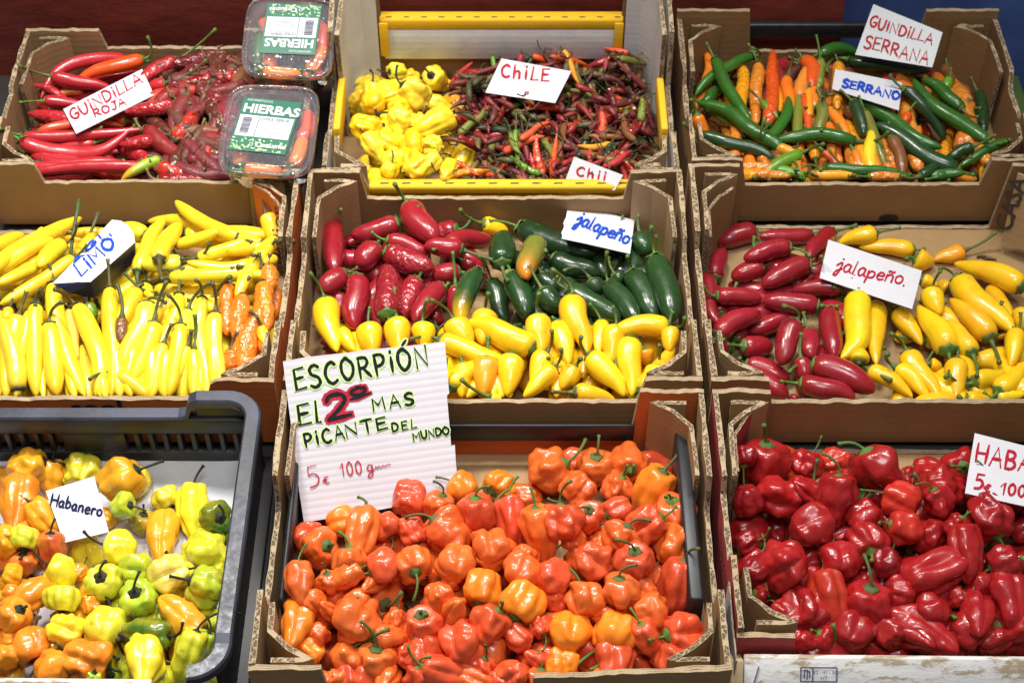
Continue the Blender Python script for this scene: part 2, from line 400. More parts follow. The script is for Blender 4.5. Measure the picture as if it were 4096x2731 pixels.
# second skin on some posts: orange / red / printed inner faces with lettering
card_wall('printed_flap', [(-.2205, .218), (-.2225, .252), (-.238, .274), (-.256, .288)], [(0, .090), (1, .092)], c4, 'orange_card', 'orange_card', th=.003)
printed('passion', V((-.2228, .224, .022)), V((-.02, .6, .8)).normalized(), V((-.7, -.45, .25)).normalized(), .024, 'dark_print', c4, shear=.25, lift=.004)
printed('sool', V((-.2275, .238, .018)), V((-.02, .6, .8)).normalized(), V((-.7, -.45, .25)).normalized(), .013, 'dark_print', c4, shear=.25, lift=.004)
printed('sool', V((-.405, .0056, .049)), V((1, 0, 0)), V((0, 0, 1)), .030, 'dark_print', c4, bold=.03)
mk('printed_emblem', [(-.505 + .034 * math.cos(a) * k, .0052, .046 + .034 * math.sin(a) * k) for a in [i * math.pi / 12 for i in range(13)] for k in (1, .55)],
   [(2 * i, 2 * i + 1, 2 * i + 3, 2 * i + 2) for i in range(12)], M['dark_print'], c4, smooth=False)
card_wall('printed_flap', [(.2235, -.095), (.2245, -.052), (.238, -.030), (.254, -.0145)], [(0, .090), (1, .092)], c9, 'red_card', 'red_card', th=.003)
printed('passion', V((.2275, -.078, .012)), V((.0, .55, .83)).normalized(), V((-.8, .5, .1)).normalized(), .026, 'dark_print', c9, shear=.2, lift=-.005)
printed('sool passion', V((.2062, -.262, .052)), V((0, 1, 0)), V((0, .05, 1)).normalized(), .026, 'dark_print', c9, lift=-.0008)
card_wall('label_strip', [(.2045, -.292), (.2045, -.215)], [(0, .092), (1, .092)], c9, 'grey_card', 'grey_card', th=.001)
card_wall('printed_flap', [(.2240, .212), (.2250, .252), (.238, .272), (.254, .286)], [(0, .086), (1, .090)], c6, 'kraft_dark', 'kraft_dark', th=.003)
printed('CASA', V((.2285, .218, .012)), V((0, .55, .83)).normalized(), V((-.8, .5, .1)).normalized(), .020, 'dark_print', c6, lift=-.004)
# printed end panel of the sparse crate, leaning in at its far corner
P0, P1, P2 = at(4010, 960, .02), at(4300, 1080, .02), at(4075, 690, .098)
ux, uy = (P1 - P0), (P2 - P0)
n_ = ux.cross(uy).normalized() * .004
mk('printed_flap', [P0, P1, P1 + uy, P2, P0 + n_, P1 + n_, P1 + uy + n_, P2 + n_], [(0, 1, 2, 3), (7, 6, 5, 4), (0, 4, 5, 1), (1, 5, 6, 2), (2, 6, 7, 3), (3, 7, 4, 0)], M['kraft'], c6, smooth=False)
q0, q1 = on_plane(4045, 925, P0, n_.normalized()), on_plane(4110, 735, P0, n_.normalized())
ud = (q1 - q0).normalized(); printed('CASA', q0, ud, n_.normalized().cross(ud), .026, 'dark_print', c6, bold=.02, lift=.0052)
def curve_hole(name, cx, y, cz, rx, rz, par):
    mk(name, [(cx + rx * math.cos(i * .2618), y, cz + rz * math.sin(i * .2618)) for i in range(24)], [tuple(range(24))], M['dark_print'], par, smooth=False)
curve_hole('hand_hole', .437, .3184, .010, .011, .0055, c3)
# the yellow rimmed crate (2)
c2 = thing('cardboard_crate', 'yellow rimmed white lined crate of yellow habaneros and small dried chiles', 'crate', (0, 0, 0), 'cardboard pepper crates on the stall')
x0, x1, y0, y1 = -.186, .199, .312, .566
CRATES['2'] = (x0, x1, y0, y1)
bevel_box('floor_panel', (x0 + .003, x1 - .003, y0 + .003, y1 - .003, .0005, .005), M['kraft'], c2, .001)
card_wall('front_wall', [(x0, y0 + .003), (x1, y0 + .003)], [(0, .086), (.046, .086), (.049, .052), (.336, .052), (.339, .086), (.385, .086)], c2, 'white_card', 'yellow_card')
bevel_box('front_rim', (x0 + .050, x1 - .050, y0 - .003, y0 + .011, .0535, .0655), M['yellow_card'], c2, .003)
for k in range(12):
    xx = x0 + .062 + k * .0235
    mk('crease_slot', [(xx, y0 + .0015, .0660), (xx + .009, y0 + .0018, .0660), (xx + .010, y0 + .0035, .0660), (xx + .001, y0 + .0035, .0660)], [(0, 1, 2, 3)], M['dark_print'], c2, smooth=False)
card_wall('back_wall', [(x0, y1 - .003), (x1, y1 - .003)], [(0, .165), (.050, .165), (.054, .066), (.331, .066), (.335, .165), (.385, .165)], c2, 'kraft', 'kraft_dark')
bevel_box('back_panel', (x0 + .054, x1 - .054, y1 - .0125, y1 - .0065, .045, .088), M['white_card'], c2, .001)
bevel_box('back_rim', (x0 + .050, x1 - .050, y1 - .0135, y1 + .004, .0885, .1035), M['yellow_card'], c2, .003)
for sx in (x0 + .050, x1 - .0605):
    bevel_box('rim_end', (sx, sx + .0105, y1 - .0165, y1 - .0142, .052, .100), M['yellow_card'], c2, .001)
for k in range(14):
    xx = x0 + .058 + k * .0205
    mk('crease_slot', [(xx, y1 - .0095, .1040), (xx + .007, y1 - .0095, .1040), (xx + .007, y1 - .008, .1040), (xx, y1 - .008, .1040)], [(0, 1, 2, 3)], M['dark_print'], c2, smooth=False)
for sx, xx in ((1, x0), (-1, x1)):
    X = lambda d: xx + sx * d
    pr_ = [(0, .088), (.055, .088), (.058, .075), (.145, .075), (.149, .150), (.25, .165)]
    card_wall('side_wall', [(X(.003), y0 + .006), (X(.003), y1 - .006)], pr_, c2, *(('kraft', 'white_card') if sx > 0 else ('white_card', 'kraft')))
    card_wall('corner_post', [(X(.0115), y1 - .105), (X(.0125), y1 - .035), (X(.030), y1 - .0135), (X(.048), y1 - .0125)][::sx], [(0, .152), (1, .158)], c2, 'kraft', 'white_card') if sx < 0 else \
    card_wall('corner_post', [(X(.0115), y1 - .105), (X(.0125), y1 - .035), (X(.030), y1 - .0135), (X(.048), y1 - .0125)], [(0, .152), (1, .158)], c2, 'kraft', 'white_card')
    xa, xb = sorted((X(.0085), X(.0165)))
    bevel_box('side_rim', (xa, xb, y0 + .062, y0 + .150, .060, .092), M['yellow_card'], c2, .002)
    p = [(X(.0130), y0 + .060), (X(.0135), y0 + .036), (X(.030), y0 + .022), (X(.046), y0 + .0125), (X(.020), y0 + .0128)]
    card_wall('corner_post', p if sx < 0 else p[::-1], [(0, .083), (1, .083)], c2, 'kraft', 'kraft')
# the black plastic crate (7)
c7 = thing('plastic_crate', 'black plastic crate with slotted back wall and white paper liner, holding habaneros', 'crate', (0, 0, 0))
x0, x1, y0, y1 = -.640, -.211, -.318, -.010
CRATES['7'] = (x0, x1, y0, y1)
Z0, ZL, ZH = .004, .080, .104
bevel_box('base', (x0, x1, y0, y1, .0005, Z0), M['black_plastic'], c7)
# back wall with slots: pillars between two bands
bx0, bx1, by = x0 + .010, x1 - .010, y1 - .012
bevel_box('back_wall', (bx0, bx1, by - .004, by + .0005, Z0, .030), M['black_plastic'], c7, .001)
bevel_box('back_band', (bx0, bx1, by - .004, by + .010, .058, ZL - .002), M['black_plastic'], c7, .001)
xx = bx1 - .0005
groups = [(.010, 9), (.105, 9), (.105, 9)]
cur = bx1
bevel_box('slot_bar', (cur - .012, cur, by - .0036, by + .0096, .0303, .0577), M['black_plastic'], c7, .001); cur -= .012
for gi in range(3):
    for k in range(9):
        cur -= .0085
        wd = .0050 if k < 8 else .060
        bevel_box('slot_bar', (cur - wd, cur, by - .0036, by + .0096, .0303, .0577), M['black_plastic'], c7, .001); cur -= wd
bevel_box('side_wall', (x1 - .016, x1 - .011, y0 + .02, by - .001, Z0, ZL + .018), M['black_plastic'], c7, .001)
bevel_box('side_wall', (x0 + .011, x0 + .016, y0 + .02, by - .001, Z0, ZL + .018), M['black_plastic'], c7, .001)
bevel_box('front_wall', (x0 + .02, x1 - .02, y0 + .012, y0 + .017, Z0, .060), M['black_plastic'], c7, .001)
def rim_path(pts, wdt, name, th=.010):
    v, f = [], []
    n = len(pts)
    for i, p in enumerate(pts):
        p = V(p); t = (V(pts[min(i + 1, n - 1)]) - V(pts[max(0, i - 1)])); t.z = 0; t.normalize(); nr = V((-t.y, t.x, 0))
        for a, b in ((-.5, -th), (-.5, -.002), (-.38, 0), (.38, 0), (.5, -.002), (.5, -th)):
            v.append(p + nr * (a * wdt) + V((0, 0, b)))
    for i in range(n - 1):
        for k in range(5): f.append((6 * i + k, 6 * i + k + 1, 6 * i + k + 7, 6 * i + k + 6))
    f.append(tuple(range(6))); f.append(tuple(range(6 * n - 1, 6 * n - 7, -1)))
    return mk(name, v, f, M['worn_plastic'], c7, smooth=False)
arc = lambda cx, cy, r, a0, a1, z: [(cx + r * math.cos(math.radians(a)), cy + r * math.sin(math.radians(a)), z) for a in np.linspace(a0, a1, 9)]
yb = y1 - .008; xr = x1 - .009
pts = [(x0, yb, ZL), (xr - .075, yb, ZL), (xr - .068, yb, ZL + .002), (xr - .062, yb + .001, ZH - .004), (xr - .055, yb + .001, ZH)] + arc(xr - .026, yb - .025, .026, 90, 0, ZH) + \
      [(xr, y, ZH) for y in np.linspace(yb - .04, y0 + .045, 14)] + arc(xr - .026, y0 + .036, .026, 0, -90, ZH - .002)
rim_path(pts, .0150, 'rim')
bevel_box('corner_panel', (xr - .058, xr - .006, by - .0005, by + .0052, .058, ZH - .008), M['black_plastic'], c7, .002)
lv, lf = [], []
nx, ny = 30, 24
for j in range(ny + 1):
    for i in range(nx + 1):
        xq = x0 + .02 + (x1 - x0 - .037) * i / nx; yq = y0 + .02 + (by - .001 - y0 - .021) * j / ny
        lv.append((xq, yq, .0052 + .0012 * (1 + mnoise.noise(V((xq * 22, yq * 22, 0)))) + (.030 * max(0, (i / nx - .96) / .04) ** 2) + .012 * max(0, (j / ny - .95) / .05) ** 2))
for j in range(ny):
    for i in range(nx):
        a = j * (nx + 1) + i; lf.append((a, a + 1, a + nx + 2, a + nx + 1))
mk('paper_liner', lv, lf, M['paper'], c7)
# black trays and bars
tr = thing('plastic_tray', 'shallow black plastic tray lining the sides of the orange scorpion pepper crate', 'tray')
a0, a1, b0, b1 = CRATES['8']
for xa, xb in ((a0 + .0135, a0 + .019), (a1 - .027, a1 - .0135)):
    bevel_box('tray_side', (xa, xb, b0 + .085, b1 - .02, .0055, .072), M['black_plastic'], tr, .003)
bevel_box('tray_base', (a0 + .0195, a1 - .0275, b0 + .085, b1 - .02, .0055, .0075), M['kraft'], tr, .001)
o = bevel_box('plastic_bar', (-.136, .136, -.0150, -.0112, .032, .056), M['black_plastic'], None, .002)
tag(o, 'dark grey plastic bar wedged between the three-colour jalapeno crate and the scorpion crate', 'bar')
o = bevel_box('plastic_bar', (.240, .500, .5735, .583, .060, .080), M['black_plastic'], None, .002)
tag(o, 'black bar along the back of the serrano crate', 'bar')
# wooden crate fronts at the bottom edge
def slat(label, x0, x1, y, zt, h, endblock):
    s = thing('wooden_slat', label, 'slat', (x0, y, zt)); s.rotation_euler = (math.radians(-42), 0, math.radians(-.6))
    bevel_box('board', (0, x1 - x0, -.008, .0, -h, 0), M['white_wood'], s, .0015)
    if endblock: bevel_box('end_block', (-.013, -.0005, -.007, .012, -h - .03, -.004), M['wood'], s, .001)
    for xq in (.013, .185):
        if xq < x1 - x0 - .02: bevel_box('staple', (xq, xq + .0012, -.0088, -.0082, -h * .75, -.005), M['stamp'], s, .0003).rotation_euler = (0, .25, 0)
    return s
s9 = slat('white painted wooden slat stamped in ink across the front of the red habanero crate', .213, .62, -.2760, .0765, .034, True)
s9b = at(2965, 2615, .083)
slat('white wooden slat under the front edge of the black plastic crate', -.62, -.278, -.2985, .080, .03, False)
def stamp(par):
    O = V((.213 + .047, -.2830, .076)); par_o = V((.213, -.2745, 0))
    P = lambda x, z: (O.x - par_o.x + x, -.0086, z - .021)
    v, f = [], []
    def seg(ax, az, bx, bz, w=.0006):
        k = len(v); d = V((bx - ax, bz - az)).normalized() * w; nn = V((-d.y, d.x))
        for q in ((ax - nn.x, az - nn.y), (bx - nn.x, bz - nn.y), (bx + nn.x, bz + nn.y), (ax + nn.x, az + nn.y)): v.append(P(*q))
        f.append((k, k + 1, k + 2, k + 3))
    for s_ in ((0, 0, .030, 0), (0, .012, .030, .012), (0, 0, 0, .012), (.030, 0, .030, .012), (.010, 0, .010, .012), (.003, .003, .003, .010), (.0055, .002, .0055, .010), (.003, .010, .0075, .008), (.0075, .003, .0075, .009)): seg(*s_)
    st = mk('ink_stamp', v, f, M['stamp'], par, smooth=False)
    for tx, x, z, sz in (('ES - 41 - 0003', .0105, .0066, .0042), ('HT', .0165, .0015, .0045), ('SNV CORUÑA', .003, -.006, .0048)):
        printed(tx, V(P(x, z)), V((1, 0, 0)), V((0, 0, 1)), sz, 'stamp', par, lift=.0002)
stamp(s9)
# ---------------------------------------------------------------- peppers
COLS = {  # base colours (linear)
 'r': (.30, .015, .025), 'R': (.46, .027, .036), 'h': (.36, .014, .015), 'H': (.24, .008, .010), 'm': (.165, .018, .024),
 'o': (.83, .24, .018), 'O': (.72, .10, .012), 's': (.72, .150, .026), 'S': (.66, .095, .030), 'x': (.50, .035, .018), 'a': (.80, .36, .015),
 'y': (.91, .72, .028), 'Y': (.91, .77, .05), 'j': (.90, .60, .012), 'p': (.86, .66, .13),
 'g': (.018, .062, .016), 'G': (.030, .14, .014), 'l': (.12, .30, .020), 'd': (.012, .040, .012),
 'u': (.64, .66, .035), 'v': (.36, .54, .030), 'V': (.18, .22, .03), 'b': (.20, .085, .025), 'B': (.11, .03, .018), 't': (.68, .25, .03),
}
WORD = {'r': 'red', 'R': 'red', 'h': 'red', 'H': 'dark red', 'm': 'maroon', 'o': 'orange', 'O': 'orange', 's': 'orange', 'S': 'red-orange', 'a': 'amber',
        'y': 'yellow', 'Y': 'yellow', 'j': 'yellow', 'p': 'pale yellow', 'g': 'dark green', 'G': 'green', 'l': 'light green', 'd': 'blackish green', 'u': 'yellow-green',
        'v': 'lime green', 'V': 'olive green', 'b': 'brown', 'B': 'dark brown', 't': 'tan orange', 'x': 'bright red'}
prng = random.Random(5)
def jit(c, k=.10):
    f = 1 + prng.uniform(-k, k); h = prng.uniform(-k, k)
    return (min(.9, c[0] * f), min(.9, max(.003, c[1] * f * (1 + h))), min(.9, c[2] * f), 1)
PROF = {
 'jal': [(0, 0), (.012, .42), (.035, .66), (.08, .85), (.16, .97), (.32, 1), (.55, .97), (.74, .86), (.87, .66), (.95, .42), (.99, .17), (1, 0)],
 'jalp': [(0, 0), (.012, .42), (.035, .68), (.08, .88), (.16, 1), (.28, 1), (.5, .88), (.7, .67), (.86, .44), (.95, .25), (.99, .10), (1, 0)],
 'limo': [(0, 0), (.008, .40), (.025, .66), (.07, .86), (.16, .97), (.35, 1), (.6, .97), (.8, .82), (.92, .56), (.975, .29), (.995, .11), (1, 0)],
 'long': [(0, 0), (.008, .40), (.03, .72), (.09, .95), (.25, 1), (.5, .95), (.7, .80), (.85, .57), (.94, .31), (.988, .11), (1, 0)],
 'blunt': [(0, 0), (.010, .42), (.03, .68), (.08, .88), (.2, 1), (.5, 1), (.75, .92), (.9, .74), (.96, .5), (.99, .22), (1, 0)],
}
# plane of the big sign leaning on the middle crate
S8 = ((950, 1350), .5422)
P_ = lambda x, y: (S8[0][0] + x * S8[1], S8[0][1] + y * S8[1])
_a, _b = at(*P_(490, 1360), .040), at(*P_(1640, 1170), .040)
_d = ray(*P_(900, 420)); _c = CAM + _d * ((-.0145 - CAM.y) / _d.y)
_n = (_b - _a).cross(_c - _a).normalized()
SIGN = (_a, _n if _n.z > 0 else -_n)
class Heap:
    """height of what already lies in a crate, on a 4 mm grid"""
    def __init__(s, x0, x1, y0, y1, z0, cap):
        s.b = (x0, x1, y0, y1); s.g = .004; s.x0 = x0 - .05; s.y0 = y0 - .05
        s.nx = int((x1 - x0 + .1) / s.g) + 1; s.ny = int((y1 - y0 + .1) / s.g) + 1
        s.H = np.full((s.ny, s.nx), z0); s.cap = cap
        s.XX = s.x0 + np.arange(s.nx) * s.g; s.YY = s.y0 + np.arange(s.ny) * s.g
    def capat(s, y):
        return s.lo + (s.cap - s.lo) * min(1, max(0, (y - s.b[2]) / .10))
    def win(s, x, y, r):
        i0 = max(0, int((x - r - s.x0) / s.g)); i1 = min(s.nx, int((x + r - s.x0) / s.g) + 2)
        j0 = max(0, int((y - r - s.y0) / s.g)); j1 = min(s.ny, int((y + r - s.y0) / s.g) + 2)
        if i1 <= i0 or j1 <= j0: return None
        d2 = (s.XX[i0:i1][None, :] - x) ** 2 + (s.YY[j0:j1][:, None] - y) ** 2
        return (slice(j0, j1), slice(i0, i1)), r * r - d2
    def need(s, x, y, r):
        q = s.win(x, y, r)
        if q is None: return s.cap
        k = q[1]; m = k > 0
        if not m.any(): return r
        return float((s.H[q[0]] + np.sqrt(np.maximum(k, 0)))[m].max())
    def put(s, x, y, z, r):
        q = s.win(x, y, r)
        if q is None: return
        k = q[1]; h = np.where(k > 0, z + np.sqrt(np.maximum(k, 0)), -1)
        s.H[q[0]] = np.maximum(s.H[q[0]], h)
HEAP = {}
CAP = {'1': (.070, .046), '2': (.066, .046), '3': (.074, .050), '4': (.080, .052), '5': (.068, .036), '6': (.044, .022), '7': (.050, .018), '8': (.076, .040), '9': (.078, .040)}  # heap height, height of its lower layers
for k, (x0, x1, y0, y1) in CRATES.items():
    ins = .013
    HEAP[k] = Heap(x0 + ins, x1 - ins, y0 + ins, y1 - ins, .0065, CAP[k][0]); HEAP[k].fill = CAP[k][1]; HEAP[k].lo = {'8': .034, '9': .044, '4': .052, '5': .050, '6': .036, '3': .056, '1': .054}.get(k, CAP[k][0])
CNAME = {'1': 'the long red chile crate', '2': 'the yellow rimmed crate', '3': 'the serrano crate', '4': 'the long yellow chile crate', '5': 'the three-colour jalapeno crate',
         '6': 'the half empty jalapeno crate', '7': 'the black plastic crate', '8': 'the scorpion pepper crate', '9': 'the red habanero crate'}
REG = []   # (root, crate, colour word, kind, extra, centre)
def sweep(path, radii, segs, disp=None, cap=True):
    """tube mesh round PATH; returns verts, faces, along"""
    n = len(path); v, f, al = [], [], []
    T = [(path[min(i + 1, n - 1)] - path[max(i - 1, 0)]).normalized() for i in range(n)]
    ref = V((0, 0, 1)) if abs(T[0].z) < .9 else V((1, 0, 0))
    N = (ref - T[0] * ref.dot(T[0])).normalized()
    for i in range(n):
        N = (N - T[i] * N.dot(T[i])).normalized(); B = T[i].cross(N)
        for k in range(segs):
            a = 2 * math.pi * k / segs
            d = N * math.cos(a) + B * math.sin(a); r = radii[i]
            if disp: r *= disp(i / (n - 1), a, path[i] + d * r)
            v.append(path[i] + d * max(r, 1e-5)); al.append(i / (n - 1))
    for i in range(n - 1):
        for k in range(segs):
            k2 = (k + 1) % segs
            f.append((i * segs + k, i * segs + k2, (i + 1) * segs + k2, (i + 1) * segs + k))
    if cap:
        f.append(tuple(range(segs))[::-1]); f.append(tuple((n - 1) * segs + k for k in range(segs)))
    return v, f, al
def bez(a, m, b, t):
    c = m * 2 - (a + b) * .5
    return a * (1 - t) ** 2 + c * (2 * t * (1 - t)) + b * t * t
def stem_geo(base, d0, end, rb, rs, segs=7, n=9):
    """stalk from BASE leaving along d0 to END, flared at the cut end"""
    L = (end - base).length
    c = base + d0 * L * .55
    path, rad = [], []
    for i in range(n):
        t = i / (n - 1)
        path.append(base * (1 - t) ** 2 + c * (2 * t * (1 - t)) + end * t * t)
        rad.append(rs * (1.75 - 1.2 * min(1, t / .22)) if t < .22 else rs * (.55 + .45 * t if False else .62 + .25 * t + (.35 if t > .95 else 0)))
    return sweep(path, rad, segs)
def calyx_geo(base, d, R, rs, lobes=6):
    """the small cap the stalk grows from"""
    ref = V((0, 0, 1)) if abs(d.z) < .9 else V((1, 0, 0))
    N = (ref - d * ref.dot(d)).normalized(); B = d.cross(N)
    v, f = [], []; segs = 18
    ring = [(rs * 1.15, .22), (R * .34, .13), (R * .56, .03), (R * .70, -.10), (R * .66, -.16)]
    for q, (r, h) in enumerate(ring):
        for k in range(segs):
            a = 2 * math.pi * k / segs
            rr = r * (1 + (.16 * math.cos(lobes * a) if q >= 3 else .04 * math.cos(lobes * a)))
            v.append(base + (N * math.cos(a) + B * math.sin(a)) * rr + d * (h * R))
    for q in range(len(ring) - 1):
        for k in range(segs):
            k2 = (k + 1) % segs
            f.append((q * segs + k, q * segs + k2, (q + 1) * segs + k2, (q + 1) * segs + k))
    return v, f
STEMC = {'green': (.10, .17, .030), 'dk': (.035, .060, .016), 'dry': (.17, .13, .05), 'black': (.020, .022, .012), 'olive': (.10, .105, .035)}
def register(root, crate_, code, kind, extra, c): REG.append((root, crate_, WORD[code], kind, extra, c.copy()))
def long_pepper(cr, name, kind, cat, prof, b, t, mid, R, code, stem_end, mat, stem_col='green', wrinkle=0.0, segs=16, n=26, calyx=True, parts=True, stem_r=.0021, mirror=None):
    seed = prng.uniform(0, 100); L = (b - t).length
    low = min(p.z for p in (b, t, mid)) - R
    org = V(((b.x + t.x) / 2, (b.y + t.y) / 2, max(.005, low)))
    root = thing(name, '', cat, org)
    path, rad = [], []
    q_ = .55 if cr == '4' else 1.0; w1, w2 = prng.uniform(-.028, .028) * q_, prng.uniform(-.018, .018) * q_
    side = (t - b).cross(V((0, 0, 1)))
    side = side.normalized() if side.length > 1e-6 else V((1, 0, 0))
    for i in range(n):
        u = i / (n - 1); u = .5 - .5 * math.cos(math.pi * u) if True else u
        u = .25 * (i / (n - 1)) + .75 * u
        p = bez(b, mid, t, u) + side * (L * (w1 * math.sin(2 * math.pi * u) + w2 * math.sin(3 * math.pi * u + 1)))
        path.append(p - org); rad.append(R * interp(PROF[prof], u))
    amp = .045 + wrinkle * .16
    def disp(u, a, p):
        q = mnoise.noise(V((p.x * 38 + seed, p.y * 38, p.z * 38)))
        s = 1 + amp * q + .025 * math.cos(3 * a + seed)
        if wrinkle: s *= 1 + wrinkle * (.10 * mnoise.noise(V((p.x * 120 + seed, p.y * 120, p.z * 120))) + .09 * math.sin(5 * a + seed + 3 * u) * mnoise.noise(V((u * 4, seed, 1))))
        return s
    v, f, al = sweep(path, rad, segs, disp, cap=False)
    fl = mk('flesh', v, f, M[mat], root); fl.color = jit(COLS[code])
    at_ = fl.data.attributes.new('along', 'FLOAT', 'POINT'); at_.data.foreach_set('value', al)
    if parts:
        d0 = (path[0] - path[2]).normalized()
        if stem_end is None:
            Ls = prng.uniform(.012, .026)
            stem_end = b + d0 * Ls + V((prng.uniform(-.4, .4), prng.uniform(-.4, .4), prng.uniform(.1, .6))) * Ls
        rs = stem_r * prng.uniform(.85, 1.15)
        if cr in HEAP and stem_end.z < .085:
            q0, q1, q2, q3 = HEAP[cr].b; e_ = .004
            stem_end = V((min(q1 + e_, max(q0 - e_, stem_end.x)), min(q3 + e_, max(q2 - e_, stem_end.y)), stem_end.z))
        sv, sf, _ = stem_geo(path[0] - d0 * R * .05, d0, stem_end - org, R, rs)
        sc = tuple(x * prng.uniform(.75, 1.25) for x in STEMC[stem_col]) + (1,)
        st = mk('stem', sv, sf, M['stem'], root); st.color = sc
        if calyx:
            cv, cf = calyx_geo(path[0], d0, R, rs, prng.choice((5, 6, 7)))
            ca = mk('calyx', cv, cf, M['stem'], st); ca.color = sc
    return root
def clampxy(h, pts, r):
    """shift that keeps every point inside the crate"""
    x0, x1, y0, y1 = h.b; dx = dy = 0
    lo = min(p.x for p in pts) - r; hi_ = max(p.x for p in pts) + r
    if lo < x0: dx = x0 - lo
    elif hi_ > x1: dx = x1 - hi_
    lo = min(p.y for p in pts) - r; hi_ = max(p.y for p in pts) + r
    if lo < y0: dy = y0 - lo
    elif hi_ > y1: dy = y1 - hi_
    return V((dx, dy, 0))
def drop_long(cr, B, T, wpx, bend, prof, sink=.35, lift=0.0, world=False, slope=.55):
    """rest a long fruit given by two picture points on the heap; returns base, tip, mid, radius"""
    h = HEAP[cr]; z0 = z1 = .03; R = .01
    for it in range(5):
        if world: b, t = V((B[0], B[1], z0)), V((T[0], T[1], z1))
        else: b, t = at(*B, z0), at(*T, z1)
        R = wpx if world else wpx * depth((b + t) / 2) / FPX / 2
        d = t - b
        rr = V((FWD.cross(d))).normalized() if not world else V((-d.y, d.x, 0)).normalized()
        mid = (b + t) / 2 + rr * (bend * d.length)
        s = clampxy(h, (b, t, mid), R * .55); s.z = 0
        b += s; t += s; mid += s
        zs = []
        for i in range(13):
            u = i / 12; p = bez(b, mid, t, u); r = R * interp(PROF[prof], u); zs.append((u, h.need(p.x, p.y, max(r, .002)) - r * sink, r))
        za = max(z for u, z, r in zs if u < .4); zb = max(z for u, z, r in zs if u > .6)
        lim = slope * d.length
        if za - zb > lim: zb = za - lim
        if zb - za > lim: za = zb - lim
        up = max(0, max(z - (za + (zb - za) * u) for u, z, r in zs if .15 < u < .85)) * .8
        za = min(za + up, h.capat(b.y)); zb = min(zb + up, h.capat(t.y))
        z0, z1 = (z0 + za) / 2 if it < 3 else za, (z1 + zb) / 2 if it < 3 else zb
    b.z, t.z = z0 + lift, z1 + lift
    if not world:
        b2, t2 = at(*B, b.z), at(*T, t.z); mid = (b2 + t2) / 2 + rr * (bend * (t2 - b2).length)
        s = clampxy(h, (b2, t2, mid), R * .55); b, t, mid = b2 + s, t2 + s, mid + s
    else: mid.z = (b.z + t.z) / 2
    for i in range(17):
        u = i / 16; p = bez(b, mid, t, u); r = R * interp(PROF[prof], u)
        if r > .001: h.put(p.x, p.y, p.z, r)
    return b, t, mid, R
def rows(txt):
    for ln in txt.replace('\n', ';').split(';'):
        q = ln.split()
        if q: yield q
def long_list(cr, org, k, txt, name, kind, cat, prof, mat='smooth', stem_col='green', group=None, stem_r=.0021, sink=.35, wr=0.0):
    X = lambda x: org[0] + float(x) * k
    Y = lambda y: org[1] + float(y) * k
    for q in rows(txt):
        bx, by, tx, ty, wp, bd = [float(x) for x in q[:6]]; code = q[6]; rest = q[7:]
        se = None; fl = ''
        if len(rest) >= 2 and rest[0].lstrip('-').isdigit(): se = (float(rest[0]), float(rest[1])); rest = rest[2:]
        fl = ''.join(rest)
        pf = 'jalp' if 'p' in fl and prof == 'jal' else ('long' if 'p' in fl else ('blunt' if 'b' in fl else prof))
        b, t, m, R = drop_long(cr, (X(bx), Y(by)), (X(tx), Y(ty)), wp * k * (1.0 if 'jal' in prof else 1.04 if prof == 'limo' and cr == '4' else .93 if cr == '3' else 1.0), bd, pf, sink)
        send = None
        if se is not None:
            dz = .006 + .10 * math.hypot(se[0] - bx, se[1] - by) * k / 4000
            send = at(X(se[0]), Y(se[1]), b.z + dz + (.02 if se[1] < by - 40 else 0))
            if (send - b).length > .075: send = b + (send - b).normalized() * .075
        mt = 'wrinkled' if 'w' in fl else 'dry' if 'd' in fl else 'two_yellow' if '1' in fl else 'two_orange' if '2' in fl else mat
        root = long_pepper(cr, name, kind, cat, pf, b, t, m, R, code, send, mt, 'dk' if 'k' in fl else stem_col, wr + (1.0 if 'd' in fl else .55 if 'w' in fl else 0), stem_r=stem_r, parts='n' not in fl)
        if group: root['group'] = group
        ex = ('wrinkled' if 'w' in fl or 'd' in fl else 'two-tone' if '1' in fl or '2' in fl else 'curved' if abs(bd) > .09 else 'plump' if R / max((b - t).length, .001) > .19 else 'slim' if R / max((b - t).length, .001) < .085 else 'straight')
        register(root, cr, code, kind, ex, (b + t) / 2)
